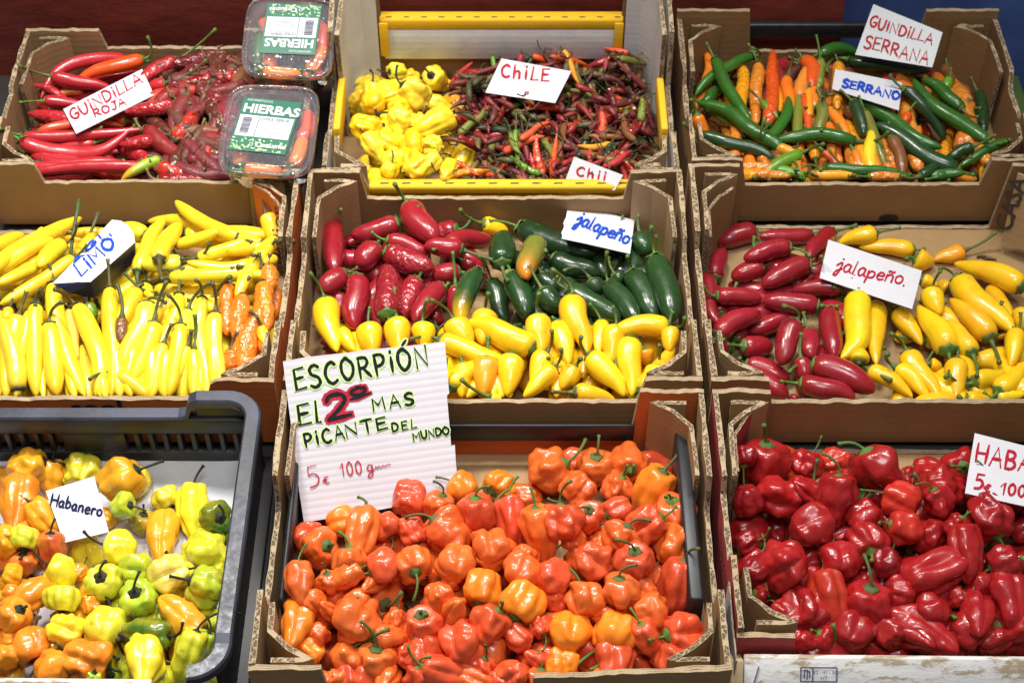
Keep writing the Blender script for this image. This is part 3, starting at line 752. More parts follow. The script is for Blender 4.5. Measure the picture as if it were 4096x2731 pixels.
# ---- habanero shapes, unit radius, stalk along +z
def hab_mesh(i, style):
    r = random.Random(100 + i); segs, rings = 46, 30
    L = r.choice((3, 3, 4, 4, 5)) if style != 'pumpkin' else r.choice((7, 8, 9))
    ez = {'round': r.uniform(.88, 1.08), 'pumpkin': r.uniform(.74, .88), 'lantern': r.uniform(1.2, 1.5), 'crumple': r.uniform(.9, 1.2)}[style]
    dep = {'round': .30, 'pumpkin': .17, 'lantern': .28, 'crumple': .42}[style]
    ph = [r.uniform(-.35, .35) for _ in range(L)]; am = [r.uniform(.55, 1.25) for _ in range(L)]
    tw = r.uniform(-.5, .5); sx, sy = r.uniform(-.18, .18), r.uniform(-.18, .18); so = r.uniform(0, 60)
    v, f = [], []
    for j in range(rings + 1):
        u = j / rings; a = math.pi * u
        if style == 'lantern': rr = math.sin(a) ** .70 * (1.08 - .52 * u)
        elif style == 'pumpkin': rr = math.sin(a) ** .60
        else: rr = math.sin(a) ** .78 * (1.14 - .30 * u)
        z = math.cos(a) * ez
        if style == 'lantern' and u > .85: z -= (u - .85) * 1.2
        z -= .16 * math.exp(-((u) / .11) ** 2) - (0 if style == 'lantern' else .12 * math.exp(-((1 - u) / .12) ** 2))
        for k in range(segs):
            th = 2 * math.pi * k / segs; q = th + tw * u
            x_ = (q / (2 * math.pi) * L) % L; i0 = int(x_); fr = x_ - i0
            lobe = abs(math.sin(math.pi * min(1, max(0, fr)))) ** (.58 if style != 'pumpkin' else .7)
            a_ = am[i0 % L]
            w_ = min(1, u * 3.2) * min(1, (1 - u) * 5 + .2)
            g = rr * (1 - dep * w_ * (1 - lobe) + dep * .35 * w_ * (a_ - 1) * 2 * lobe)
            P = V((math.cos(th) * g, math.sin(th) * g, z))
            nz = mnoise.noise(P * 1.5 + V((so, 0, 0))) * (.20 if style != 'crumple' else .34) + mnoise.noise(P * 3.4 + V((0, so, 0))) * (.05 if style != 'crumple' else .12)
            s = 1 + nz * min(1, u * 5 + .2)
            v.append((P.x * s + sx * (1 - math.cos(a)) * .5 * rr, P.y * s + sy * (1 - math.cos(a)) * .5 * rr, P.z * (1 + nz * .4)))
    for j in range(rings):
        for k in range(segs):
            k2 = (k + 1) % segs
            f.append((j * segs + k, (j + 1) * segs + k, (j + 1) * segs + k2, j * segs + k2))
    rad = sorted(math.hypot(p[0], p[1]) for p in v); nrm = rad[int(len(rad) * .93)] * (1.12 if style == 'lantern' else 1.0)
    v = [(p[0] / nrm, p[1] / nrm, p[2] / nrm) for p in v]; ez /= nrm
    m = bpy.data.meshes.new('flesh'); m.from_pydata([tuple(p) for p in v], [], f)
    m.polygons.foreach_set('use_smooth', [True] * len(m.polygons)); m.update()
    return m, ez
def bits_bed(name, label, cat, cr, poly, n, stalks, mat, R, L, zr, prof='long'):
    """the uncountable small stuff under and between the chiles, as one object"""
    r = random.Random(77 + n); v, f = [], []; h = HEAP[cr]
    def inside(x, y):
        ins = False; j = len(poly) - 1
        for i in range(len(poly)):
            if (poly[i][1] > y) != (poly[j][1] > y) and x < (poly[j][0] - poly[i][0]) * (y - poly[i][1]) / (poly[j][1] - poly[i][1]) + poly[i][0]: ins = not ins
            j = i
        return ins
    def spot(z):
        while True:
            x = r.uniform(min(p[0] for p in poly), max(p[0] for p in poly)); y = r.uniform(min(p[1] for p in poly), max(p[1] for p in poly))
            if inside(x, y):
                p = at(x, y, z); return p + clampxy(h, (p,), L * .4)
    for i in range(n + stalks):
        st = i >= n; z = zr[0] + (zr[1] - zr[0]) * r.random()
        p = spot(z)
        if st: p.z = min(h.need(p.x, p.y, .003) + r.uniform(-.004, .002), h.cap + .012)
        a = r.uniform(0, 6.28); l = L * r.uniform(.5, 1.1) * (.62 if st else 1); d = V((math.cos(a), math.sin(a), r.uniform(-.35, .55 if st else .35))).normalized(); e = V((r.uniform(-1, 1), r.uniform(-1, 1), r.uniform(-.5, 1))) * l * .22
        N = 6; path = [p + d * (l * (k / (N - 1) - .5)) + e * (4 * (k / (N - 1)) * (1 - k / (N - 1))) for k in range(N)]
        rad = [.0007 * r.uniform(.8, 1.3)] * N if st else [R * r.uniform(.8, 1.1) * q for q in (.5, 1, .95, .75, .5, .12)]
        vv, ff, _ = sweep(path, rad, 5 if st else 7)
        b = len(v); v += vv; f += [tuple(b + k for k in q) for q in ff]
    o = mk(name, v, f, M[mat], None); tag(o, label, cat, kind='stuff'); return o
HABM = {}
for st_, n_ in (('round', 7), ('pumpkin', 4), ('lantern', 5), ('crumple', 7)):
    HABM[st_] = [hab_mesh(hash_ * 7 + len(st_) * 31, st_) for hash_ in range(n_)]
def hab_stem(i):
    r = random.Random(i + 40); d = V((r.uniform(-.25, .25), r.uniform(-.25, .25), 1)).normalized()
    e = V((r.uniform(-.9, .9), r.uniform(-.9, .9), r.uniform(.75, 1.25)))
    v, f, _ = stem_geo(V((0, 0, -.05)), d, e, 1, .085, 7, 10)
    m = bpy.data.meshes.new('stem'); m.from_pydata([tuple(p) for p in v], [], f); m.polygons.foreach_set('use_smooth', [True] * len(m.polygons)); m.materials.append(M['stem'])
    cv, cf = calyx_geo(V((0, 0, .02)), V((0, 0, 1)), .50, .09, 5)
    c = bpy.data.meshes.new('calyx'); c.from_pydata([tuple(p) for p in cv], [], cf); c.polygons.foreach_set('use_smooth', [True] * len(c.polygons)); c.materials.append(M['stem'])
    return m, c
HABS = [hab_stem(i) for i in range(8)]
HABMAT = {}
def habanero(cr, name, kind, cat, c, R, ax, style, code, mat, stem_col, spin=None, stemless=False, group=None, buried=False):
    me, ez = prng.choice(HABM[style])
    q0, q1, q2, q3 = HEAP[cr].b; tipp = c + ax * (R * 2.1)
    if tipp.z < .095:
        ax = ax.copy()
        if tipp.x < q0 or tipp.x > q1: ax.x *= -1
        if tipp.y < q2: ax.y = abs(ax.y)
        if tipp.y > q3: ax.y = -abs(ax.y)
    key = (me.name, mat)
    if key not in HABMAT:
        mm = me.copy(); mm.materials.clear(); mm.materials.append(M[mat]); HABMAT[key] = mm
    mm = HABMAT[key]
    root = thing(name, '', cat, c, group)
    q = V((0, 0, 1)).rotation_difference(ax) @ Matrix.Rotation(prng.uniform(0, 6.28) if spin is None else spin, 3, 'Z').to_quaternion()
    root.rotation_mode = 'QUATERNION'; root.rotation_quaternion = q
    root.scale = (R, R, R)
    fl = bpy.data.objects.new('flesh', mm); COL.objects.link(fl); fl.parent = root; fl.color = jit(COLS[code])
    if not stemless:
        sm, cm = prng.choice(HABS)
        sc = tuple(x * prng.uniform(.7, 1.3) for x in STEMC[stem_col]) + (1,)
        s = bpy.data.objects.new('stem', sm); COL.objects.link(s); s.parent = root; s.color = sc; s.location = (0, 0, ez * .86)
        ca = bpy.data.objects.new('calyx', cm); COL.objects.link(ca); ca.parent = s; ca.color = sc
    ex = {'round': 'plump', 'pumpkin': 'ribbed', 'lantern': 'tapered', 'crumple': 'crumpled'}[style]
    if buried: ex = 'buried'
    register(root, cr, code, kind, ex, c)
    return root
def axis_of(ang, facing):
    a, f_ = math.radians(ang), math.radians(facing)
    return (RIGHT * math.cos(a) + UPV * math.sin(a)) * math.cos(f_) - FWD * math.sin(f_)
def drop_ball(cr, px, py, spx, sink=.30, k=1.0):
    h = HEAP[cr]; z = .03
    for it in range(6):
        c = at(px, py, z); R = spx * depth(c) / FPX / 2 * k
        c += clampxy(h, (c,), R * .93)
        z2 = min(h.need(c.x, c.y, R * .92) - R * sink, h.capat(c.y))
        z = (z + z2) / 2 if it < 4 else z2
    c = at(px, py, z); c += clampxy(h, (c,), R * .93)
    if cr == '8' and c.x < .0:          # lies against the big sign, not through it
        for _ in range(40):
            if (c - SIGN[0]).dot(SIGN[1]) > R * .95: break
            c = c - ray(px, py) * .002
    h.put(c.x, c.y, c.z, R * .95)
    return c, R
def hab_list(cr, org, k, txt, name, kind, cat, mat, stem_col, group, styles='round crumple round lantern pumpkin', sink=.30):
    styles = styles.split()
    for q in rows(txt):
        x, y, s = [float(t) for t in q[:3]]; code = q[3]
        rest = q[4:]; ang, fac = None, None; st = None
        if len(rest) >= 2 and rest[0].lstrip('-').isdigit(): ang, fac = float(rest[0]), float(rest[1]); rest = rest[2:]
        if rest: st = {'r': 'round', 'p': 'pumpkin', 'l': 'lantern', 'c': 'crumple'}[rest[0]]
        st = st or prng.choice(styles)
        c, R = drop_ball(cr, org[0] + x * k, org[1] + y * k, s * k, sink)
        hid = ang is None
        ax = axis_of(ang, fac) if not hid else axis_of(prng.uniform(0, 360), prng.uniform(-55, 30))
        habanero(cr, name, kind, cat, c, R * 1.02, ax, st, code, mat, stem_col, group=group)
def filler(cr, n, name, kind, cat, codes, mat, stem_col, group, R, poly=None, styles=('round', 'crumple')):
    h = HEAP[cr]; x0, x1, y0, y1 = poly or h.b
    for _ in range(n):
        r = R * prng.uniform(.85, 1.15); x, y = prng.uniform(x0 + r, x1 - r), prng.uniform(y0 + r, y1 - r)
        z = min(h.need(x, y, r) - r * .35, h.fill, h.capat(y) * .6)
        if cr == '8' and x < .02 and (V((x, y, z)) - SIGN[0]).dot(SIGN[1]) < r * 1.1: continue
        h.put(x, y, z, r)
        ax = V((prng.uniform(-1, 1), prng.uniform(-1, 1), prng.uniform(-.6, .9))).normalized()
        habanero(cr, name, kind, cat, V((x, y, z)), r, ax, prng.choice(styles), prng.choice(codes), mat, stem_col, group=group, buried=True)
def filler_long(cr, n, *a, top=False, **k):
    h = HEAP[cr]; full = h.cap
    if not top: h.cap = h.fill
    _filler_long(cr, n, *a, **k); h.cap = full
def _filler_long(cr, n, name, kind, cat, prof, codes, mat, stem_col, group, R, L, poly, wr=0.0, ang=(0, 6.28), calyx=True, parts=True, stem_r=.002, sink=.4, slope=.55, segs=14, nn=20, stemL=None, bend=.12, px=False):
    h = HEAP[cr]
    for _ in range(n):
        r = R * prng.uniform(.8, 1.2); l = L * prng.uniform(.75, 1.25)
        if px:
            while True:
                x = prng.uniform(min(p[0] for p in poly), max(p[0] for p in poly)); y = prng.uniform(min(p[1] for p in poly), max(p[1] for p in poly))
                ins = False; j = len(poly) - 1
                for i in range(len(poly)):
                    if (poly[i][1] > y) != (poly[j][1] > y) and x < (poly[j][0] - poly[i][0]) * (y - poly[i][1]) / (poly[j][1] - poly[i][1]) + poly[i][0]: ins = not ins
                    j = i
                if ins: break
            zz = .05; q = at(x, y, zz); q = at(x, y, h.need(q.x, q.y, r)); x, y = q.x, q.y
        else:
            x, y = prng.uniform(poly[0], poly[1]), prng.uniform(poly[2], poly[3])
        a = prng.uniform(*ang); dx, dy = math.cos(a) * l / 2, math.sin(a) * l / 2
        b, t, m, R_ = drop_long(cr, (x - dx, y - dy), (x + dx, y + dy), r, prng.uniform(-bend, bend), prof, sink, world=True, slope=slope)
        code = prng.choice(codes)
        se = None
        if stemL:
            d0 = (b - t).normalized(); ls = stemL * prng.uniform(.6, 1.3)
            se = b + (d0 + V((prng.uniform(-.5, .5), prng.uniform(-.5, .5), prng.uniform(0, .7)))).normalized() * ls
        mt = mat if isinstance(mat, str) else prng.choice(mat)
        root = long_pepper(cr, name, kind, cat, prof, b, t, m, R_, code, se, mt, stem_col if isinstance(stem_col, str) else prng.choice(stem_col), wr, segs, nn, calyx, parts, stem_r)
        root['group'] = group
        register(root, cr, code, kind, 'shrivelled' if wr > .5 else 'buried', (b + t) / 2)
# ---------------------------------------------------------------- what lies in each crate (picture points, lowest layer first)
# three-colour jalapeños
G5 = 'jalapeños in the three-colour crate'
filler_long('5', 34, 'jalapeno_pepper', 'jalapeno', 'pepper', 'jal', 'r', 'smooth', 'green', G5, .0125, .055, (-.17, -.02, .10, .25))
filler_long('5', 26, 'jalapeno_pepper', 'jalapeno', 'pepper', 'jal', 'gd', 'smooth', 'green', G5, .0125, .055, (.03, .17, .12, .25))
filler_long('5', 34, 'jalapeno_pepper', 'jalapeno', 'pepper', 'jalp', 'j', 'smooth', 'green', G5, .0145, .07, (-.165, .165, .03, .10), ang=(4.4, 5.0))
C5 = ((1100, 680), .7483)
long_list('5', *C5, '''380 350 430 440 100 0 r;570 240 390 270 85 0 r;345 660 340 800 110 0 r 375 630;545 700 555 830 90 0 r;1010 490 1070 520 80 0 r
370 560 245 660 130 .05 r;975 270 840 290 110 0 r 1050 255 w;665 280 405 345 125 -.06 r;600 375 830 440 100 0 r;915 400 1160 378 112 -.05 r;1000 430 795 410 108 .04 r
320 268 314 545 128 .02 r 352 212;540 410 440 520 140 0 r 555 380;985 550 840 560 120 0 r 1110 590;760 590 690 790 130 .04 r - w;900 630 740 810 120 .05 r;965 620 960 790 92 0 r
590 440 850 520 132 .03 r 505 410 w;710 170 870 350 150 .05 r 640 75;440 570 430 850 135 .02 r 392 545;605 780 580 515 150 .04 r - w'''.replace(' - w', ' w'), 'jalapeno_pepper', 'jalapeno', 'pepper', 'jal', group=G5)
long_list('5', *C5, '''2130 520 2140 585 52 0 g;1820 560 1860 610 100 0 g;1950 350 1985 450 112 0 g;1480 470 1740 560 120 .03 d 1445 445;1305 285 1720 420 150 .05 d 1145 272
1430 560 1500 650 92 0 d;1430 640 1520 760 122 0 g;1110 260 1246 310 92 0 j 990 210;1690 590 1745 670 112 0 g 1545 540;1160 590 1240 820 110 .02 g 1118 490
1270 560 1340 790 130 -.03 g;1215 510 1250 340 150 -.08 g 1247 592;1395 375 1345 580 135 .02 V 1450 440 2;1560 640 1850 800 130 0 g;1100 545 985 815 122 .08 g 1090 460 1
1790 610 1930 830 122 -.04 g 1775 435;1910 550 2030 800 135 -.02 g 1885 460;2045 470 2130 810 150 -.03 g 2012 300'''.replace(' 2\n', ' 2\n'), 'jalapeno_pepper', 'jalapeno', 'pepper', 'jal', group=G5)
long_list('5', *C5, '''345 860 430 970 92 0 j;500 830 525 1000 142 0 j;650 800 665 1000 146 0 j;790 820 800 960 130 0 j 815 695;1120 770 1110 930 150 0 j 1140 660;960 810 1045 950 150 0 j 835 695
1740 810 1730 990 92 0 j;2110 850 2110 970 100 0 j;1970 960 1990 1050 100 0 a;1820 840 1785 1040 132 0 j;1520 820 1570 1040 132 0 j 1480 790;1400 785 1425 990 146 0 j 1412 660
1000 1070 1000 1246 112 0 j;1130 1050 1110 1246 150 0 a;1270 1035 1240 1246 150 0 j;1450 985 1370 1150 130 0 j 1480 860;1840 1110 1850 1190 82 0 j;2040 1055 2000 1190 112 0 j 2055 935;265 700 335 970 150 .03 j 188 550
1600 1060 1530 1170 120 0 j 1632 1010;1150 1212 1225 1246 62 0 j;940 1170 1100 1020 122 -.05 j 915 1000;1590 680 1670 985 152 .03 j 1480 532;1490 1090 1330 1246 122 0 j 1530 960;1905 940 1910 1246 142 .02 j
2010 1190 2188 925 122 .03 j;1680 1030 1870 1246 142 -.05 j 1636 893;880 905 1225 1000 122 .06 j 725 905 p;1380 960 1022 812 152 .04 j 1462 1006 p;2100 840 1780 880 122 .08 j 2190 790 p;1600 1190 1830 1246 112 -.05 j 1480 1185'''
, 'jalapeno_pepper', 'jalapeno', 'pepper', 'jalp', group=G5)
# sparse jalapeños
G6 = 'jalapeños in the half empty crate'
filler_long('6', 22, 'jalapeno_pepper', 'jalapeno', 'pepper', 'jal', 'rH', 'smooth', 'green', G6, .0125, .055, (.235, .38, .04, .24))
filler_long('6', 16, 'jalapeno_pepper', 'jalapeno', 'pepper', 'jal', 'j', 'smooth', 'green', G6, .0125, .06, (.41, .58, .03, .16))
C6 = ((2700, 660), .6632)
long_list('6', *C6, '''150 560 190 640 92 0 H;485 400 255 470 140 .05 r 560 408;825 415 505 432 102 -.03 r;955 410 800 560 110 .04 r;340 1180 330 1225 100 0 r;700 1400 740 1412 52 0 r;545 1400 620 1420 60 0 r
240 690 302 512 122 -.08 r 240 740;160 655 240 975 96 .05 r;525 615 345 690 122 .04 r;255 1060 300 1130 100 0 r 300 1058;250 790 527 815 112 -.04 r;1010 745 703 765 102 .05 r 950 735
695 500 412 570 122 .05 r 812 552;750 915 443 1012 122 .04 r;760 1170 790 1300 112 0 r;865 855 528 822 132 .02 r 965 850;240 1030 502 892 132 -.08 r;815 605 522 728 136 .05 r 882 552
800 1005 832 1165 126 .02 r;405 1090 590 1100 132 0 r 312 1082;940 875 958 1165 136 .02 r 880 850;430 1200 690 1300 132 -.04 r 388 1160;400 1260 685 1395 142 -.04 r;730 945 632 1205 142 .03 r 652 850
755 1320 1085 1415 132 -.06 r 640 1305;830 1205 1205 1370 172 -.06 r 690 1250'''.replace('965 850', '985 850'), 'jalapeno_pepper', 'jalapeno', 'pepper', 'jal', group=G6)
long_list('6', *C6, '''1440 510 1110 500 112 .03 j;1215 410 985 480 116 .05 j 1360 380;1740 520 1560 575 112 0 a;1450 565 1560 600 142 0 j 1395 568;1490 690 1590 730 82 0 j;1650 745 1595 700 92 0 j
1900 740 2035 930 112 0 j;2100 740 1682 595 150 .05 j;1980 1010 2000 1045 102 0 j;1550 760 1600 900 142 .05 j 1602 640;1700 690 2055 1005 172 .03 j 1600 622 p;1110 1195 1088 1085 132 0 j 1110 1190
1240 840 1208 1205 142 .04 j;1325 880 1490 1085 122 -.03 j 1298 850;1540 1200 1610 1212 82 0 j;1790 1140 1640 935 132 .03 j 1820 1270;1900 1050 1660 805 150 .04 j 1955 1190;1650 1125 1462 850 172 .04 j 1632 1280
1090 770 1003 1168 172 -.12 j p;2095 880 2080 990 112 0 j;2070 1000 2018 1215 122 0 j;1170 1230 1430 1405 112 -.06 j 1305 1300;1335 1220 1545 1415 112 -.04 j 1283 1140;1400 1130 1600 1410 152 .02 j 1305 1020
1700 1180 1690 1420 142 0 j;1750 1412 1900 1405 112 .05 j;1940 1405 2115 1380 82 0 j;1800 1310 1992 1238 122 .03 j;1950 1370 2120 1180 124 .04 j'''
, 'jalapeno_pepper', 'jalapeno', 'pepper', 'jalp', group=G6)
# long yellow chiles
G4 = 'long chiles in the yellow chile crate'
filler_long('4', 40, 'yellow_chile', 'long chile', 'chile', 'limo', 'yY', 'smooth', 'dk', G4, .0105, .10, (-.53, -.23, .03, .12), ang=(4.5, 4.95))
filler_long('4', 26, 'yellow_chile', 'long chile', 'chile', 'limo', 'y', 'smooth', 'dk', G4, .0105, .10, (-.53, -.23, .14, .27), ang=(-.4, .9))
C4 = ((0, 680), .625)
long_list('4', *C4, '''400 345 560 400 52 0 y;200 405 306 232 52 0 y;850 400 965 345 62 0 y;-40 460 170 370 92 -.05 y;590 400 690 275 92 0 y 635 255;480 400 700 388 66 0 y;960 290 755 300 112 .16 y;1690 415 960 262 104 .04 y
1530 432 1122 195 92 -.05 y;500 560 600 405 82 0 y 508 190;-60 660 345 440 102 -.04 y;-50 560 548 212 104 -.03 y;1130 480 1412 385 82 .03 y;1700 490 1380 525 92 0 y;1260 560 1600 432 86 .05 y;240 612 -20 735 82 0 y
1705 285 1750 480 112 -.06 y 1722 95;410 475 250 620 112 .05 y 492 345;480 560 -5 858 92 -.03 y;885 655 1052 318 102 -.05 y 1000 790;1150 640 1560 640 72 0 y;1165 592 900 610 112 0 Y 1342 468;1020 575 1155 345 116 -.05 y 1040 705
1720 600 1820 560 72 0 y;1620 590 1195 585 82 -.10 y 1615 545;1085 690 1752 680 96 -.02 y 950 710;930 780 980 812 46 0 y;1785 440 1518 838 98 .06 y 1880 460
10 1128 22 1500 100 -0.04 y n;115 1081 90 1500 92 -0.03 y n;220 1123 236 1500 108 -0.05 Y n;325 1186 339 1500 103 0.01 Y n;430 1092 457 1500 95 0.03 y n;535 1138 566 1500 101 -0.00 Y n;640 1099 638 1500 91 0.05 y n;745 1168 758 1500 91 0.02 Y n;850 1130 826 1500 103 0.04 y n;955 1123 938 1500 107 -0.04 y n;1060 1195 1049 1500 92 0.04 y n;1165 1186 1186 1500 97 0.01 Y n;1270 1104 1255 1500 107 -0.04 y n;1375 1150 1385 1500 108 0.03 y n;
60 890 30 970 72 0 y;120 930 55 1190 112 0 y;560 860 600 970 92 0 l;440 900 490 1210 82 0 p;200 900 122 1335 86 .03 y;270 1180 270 1500 52 0 y;420 1250 470 1500 72 0 y;640 1350 670 1500 62 0 y;230 905 212 1500 116 .02 y 225 868
1365 830 1340 910 72 0 y 1470 685;885 770 768 1000 112 .03 y 910 730;1020 890 990 970 82 0 y;945 850 758 1265 142 -.06 Y 1060 850;330 770 530 1500 116 .05 y;690 800 700 1500 112 -.02 y;1240 1190 1230 1500 82 0 y
1040 1150 960 1500 82 0 y;1200 900 1155 1195 96 .03 Y 1350 720;1140 790 850 1400 102 -.07 y;475 920 600 1500 126 -.10 y 350 765;780 950 770 1110 82 0 b w;985 975 815 1400 132 -.05 y 1068 712;1200 1130 1118 1358 72 0 y
1280 860 1325 1500 102 .03 Y 1255 705;1370 960 1395 1500 114 .02 Y 1360 722;1150 1035 1068 1500 114 -.02 y 1075 798;305 1035 350 1500 132 0 y 400 845;120 1410 -15 900 134 .05 Y;740 1350 950 1500 92 -.03 y 572 1340'''
, 'yellow_chile', 'long chile', 'chile', 'limo', stem_col='olive', group=G4)
long_list('4', *C4, '''1480 1150 1480 1290 92 0 o w;1590 1000 1560 1290 150 0 o w;1690 1070 1690 1180 80 0 o;1830 770 1820 960 122 0 o w;1840 640 1862 770 112 0 o w;1470 730 1450 1060 92 .03 o w;1550 800 1530 1110 112 .03 o w
1700 1000 1735 1158 72 0 y;1765 720 1772 1040 112 0 o w;1690 715 1478 1200 122 -.10 o w'''.replace('1840 640', '1845 625'), 'orange_chile', 'long chile', 'chile', 'limo', mat='wrinkled', stem_col='olive', group=G4)
# long red and dried red chiles
G1 = 'long fresh chiles in the red chile crate'
G1d = 'dried red chiles heaped beside the plastic tubs'
filler_long('1', 26, 'red_chile', 'long chile', 'chile', 'long', 'R', 'smooth', 'dk', G1, .0095, .11, (-.54, -.40, .34, .53), ang=(-.3, .3))
DRYP = [(640, 320), (960, 170), (1060, 190), (1060, 330), (930, 380), (900, 660), (850, 715), (640, 715), (610, 600), (660, 480)]
filler_long('1', 46, 'dried_chile', 'dried chile', 'chile', 'long', 'mmB', 'dry', 'dry', G1d, .009, .055, (-.39, -.225, .33, .55), wr=1.0)
filler_long('1', 64, 'dried_chile', 'dried chile', 'chile', 'long', 'mmmmmmHHHBBbx', ('dry', 'dry', 'wrinkled'), ('dry', 'olive', 'dry'), G1d, .0086, .066, DRYP, top=True, wr=.7, px=True, stemL=.018, slope=.5, sink=.12)
C1 = ((0, 0), .5952)
long_list('1', *C1, '''120 690 185 745 72 0 R;60 1030 135 1075 72 0 O;640 960 290 1000 72 0 R;330 840 490 850 72 0 R;560 610 333 635 52 0 o;690 1040 770 1095 72 0 R;700 1130 935 1175 72 0 O;400 1200 650 1212 52 0 O
875 400 275 655 92 .20 R;965 400 515 535 102 .03 O 990 245;1180 405 880 600 102 .04 R 1450 195 w;440 790 122 568 66 .10 R w;1110 560 980 595 92 0 R 1390 400;295 680 570 700 82 0 R 130 690;345 515 770 600 96 0 R 130 442
400 850 28 760 102 .04 R w;1175 705 840 760 102 0 R 1280 700 w;850 815 735 800 82 0 O 900 850;-40 1110 455 1135 82 0 R;800 970 1065 1155 102 -.03 R w;1030 945 800 975 92 0 R w;260 890 830 850 72 -.08 S
145 905 1020 862 78 .03 R -20 830;60 930 825 855 112 .20 R 0 865;890 1110 -20 1195 84 .03 R 1010 1078;1080 1075 810 1215 80 .06 v 992 1050 2'''
, 'red_chile', 'long chile', 'chile', 'long', stem_col='green', group=G1, stem_r=.0017)
# yellow habaneros and small dried chiles
G2 = 'yellow habaneros in the yellow rimmed crate'
G2d = 'small dried chiles heaped in the yellow rimmed crate'
filler('2', 14, 'yellow_habanero', 'habanero', 'pepper', 'y', 'hab', 'black', G2, .019, (-.165, -.075, .33, .52))
hab_list('2', (1200, 0), .6803, '''330 580 80 Y;300 740 80 y;850 500 90 j;690 420 90 Y;700 720 110 y;590 470 100 j;470 910 90 Y;400 1000 70 y;650 390 100 j;570 400 115 Y;540 570 105 y;480 490 90 j;400 490 112 Y
790 450 160 y 100 10 l;910 610 110 a;580 630 125 j;680 550 190 Y 150 20 c;330 640 130 y;430 610 140 j 60 -40 r;910 730 95 Y;800 620 155 y;380 750 170 j;590 700 150 Y -60 -30 c;790 730 180 y 30 -20 l;670 850 150 j 90 -30 l
540 840 120 j;425 860 140 Y 120 -10 l;940 960 165 y 60 -30 l;830 880 180 j 110 -40 l;550 940 150 Y -90 -50 c;680 985 150 y -60 20 c;620 930 125 j;750 970 125 Y 40 0;870 1000 115 y;520 1010 115 j;780 860 120 Y'''
, 'yellow_habanero', 'habanero', 'pepper', 'hab', 'black', G2, 'round crumple lantern', sink=.25)
CH = [(1830, 330), (1900, 230), (2080, 215), (2450, 200), (2560, 270), (2600, 460), (2590, 640), (2560, 800), (1850, 800), (1880, 600), (1850, 480)]
filler_long('2', 50, 'small_dried_chile', 'small dried chile', 'chile', 'long', 'mBHb', 'dry', 'dry', G2d, .0042, .036, (-.055, .175, .335, .545), wr=1.0, segs=8, nn=11, calyx=False, parts=False)
filler_long('2', 248, 'small_dried_chile', 'small dried chile', 'chile', 'long', 'mmmHHhRRxbbBBSOaVVVdl', ('dry', 'dry', 'wrinkled'), ('dk', 'olive', 'dk'), G2d, .0041, .040, CH, top=True, wr=1.0, px=True, segs=10, nn=13, calyx=False, stem_r=.0009, stemL=.020, slope=1.0, sink=.2)
bits_bed('chile_litter', 'tangle of tiny dried chiles and loose stalks filling the heap in the yellow rimmed crate', 'dried chile litter', '2', CH, 330, 190, 'chile_bits', .0042, .034, (.012, .050))
bits_bed('stalk_litter', 'papery dry stalks and torn skins between the dried red chiles', 'dried stalk litter', '1', DRYP, 30, 28, 'dry_bits', .0042, .034, (.03, .062))
# serranos
G3 = 'serrano chiles in the serrano crate'
filler_long('3', 72, 'serrano_chile', 'serrano chile', 'chile', 'limo', 'ttab', 'wrinkled', 'olive', G3, .0100, .075, (.235, .565, .33, .545), wr=.6, ang=(1.1, 2.0))
filler_long('3', 16, 'serrano_chile', 'serrano chile', 'chile', 'limo', 'BbbH', 'dry', 'dry', G3, .0085, .045, (.25, .55, .49, .545), wr=1.0)
C3 = ((2600, 0), .6361)
long_list('3', *C3, '''1008 613 969 378 91 0.05 o w;528 1026 482 846 67 -0.07 t w;1716 690 1718 465 76 0.08 t w;929 819 894 599 80 -0.01 t;1192 1036 1195 839 67 -0.07 o;1406 712 1457 493 70 -0.03 o w;569 817 558 615 79 -0.05 t w;936 1190 943 977 86 0.05 o w;1133 1019 1158 795 67 -0.02 t w;1696 1038 1696 791 78 -0.05 t;651 1123 641 908 73 0.01 t;1705 1202 1701 1006 68 -0.07 t w;1478 713 1464 541 90 0.06 t w;1040 1005 1006 782 78 -0.04 a w;524 1021 519 776 88 0.04 t w;731 1201 686 993 77 0.06 t w;635 1102 644 926 88 -0.05 o;1446 1117 1395 858 73 -0.01 o w;799 715 745 472 83 0.07 a w;955 1200 974 945 78 -0.06 o w;1026 686 984 466 75 0.06 o;1509 763 1500 577 76 0.02 o;945 624 981 420 91 -0.02 t;703 881 761 659 71 0.02 t w;1941 1216 1911 956 88 -0.04 o;1857 1122 1861 886 92 -0.03 a w;
620 330 720 320 72 0 b d;260 520 370 440 62 0 h;240 420 290 330 92 0 B w;1860 420 1880 520 82 0 b d;2000 500 1990 600 72 0 b d;570 420 590 730 92 0 a w;670 400 670 800 92 0 t w;740 790 770 310 96 .02 O w
210 545 290 185 82 .10 o;970 370 1015 565 112 -.1 O;1180 400 1180 690 92 0 a w;865 490 880 730 92 0 o 920 310;1005 740 990 545 66 0 a;980 600 1000 895 62 0 O;1070 380 1060 560 80 0 V w;1130 780 1130 875 62 0 o
1620 720 1600 770 72 0 O;1690 640 1580 580 72 0 O;1700 780 1765 870 72 0 O w;280 720 335 890 92 0 o;430 650 450 730 62 0 t w;460 1080 430 890 92 0 a 490 1140 w;800 920 970 1000 82 0 a;520 1070 845 1062 82 -.03 t w
520 1120 775 1112 72 0 a w;1090 950 1225 1095 46 0 S;1280 950 1335 1080 72 0 o;1660 960 1690 1080 102 0 t w;1520 880 1590 1125 94 -.06 b;1390 1085 1402 780 94 -.03 y;1250 1050 1355 1092 62 0 y;960 1130 1085 1162 62 0 y w
1125 680 1245 880 82 -.03 o 1080 610;930 890 930 565 72 0 V p;1350 700 1480 1050 80 0 V'''
, 'serrano_chile', 'serrano chile', 'chile', 'limo', mat='smooth', stem_col='green', group=G3, stem_r=.0016)
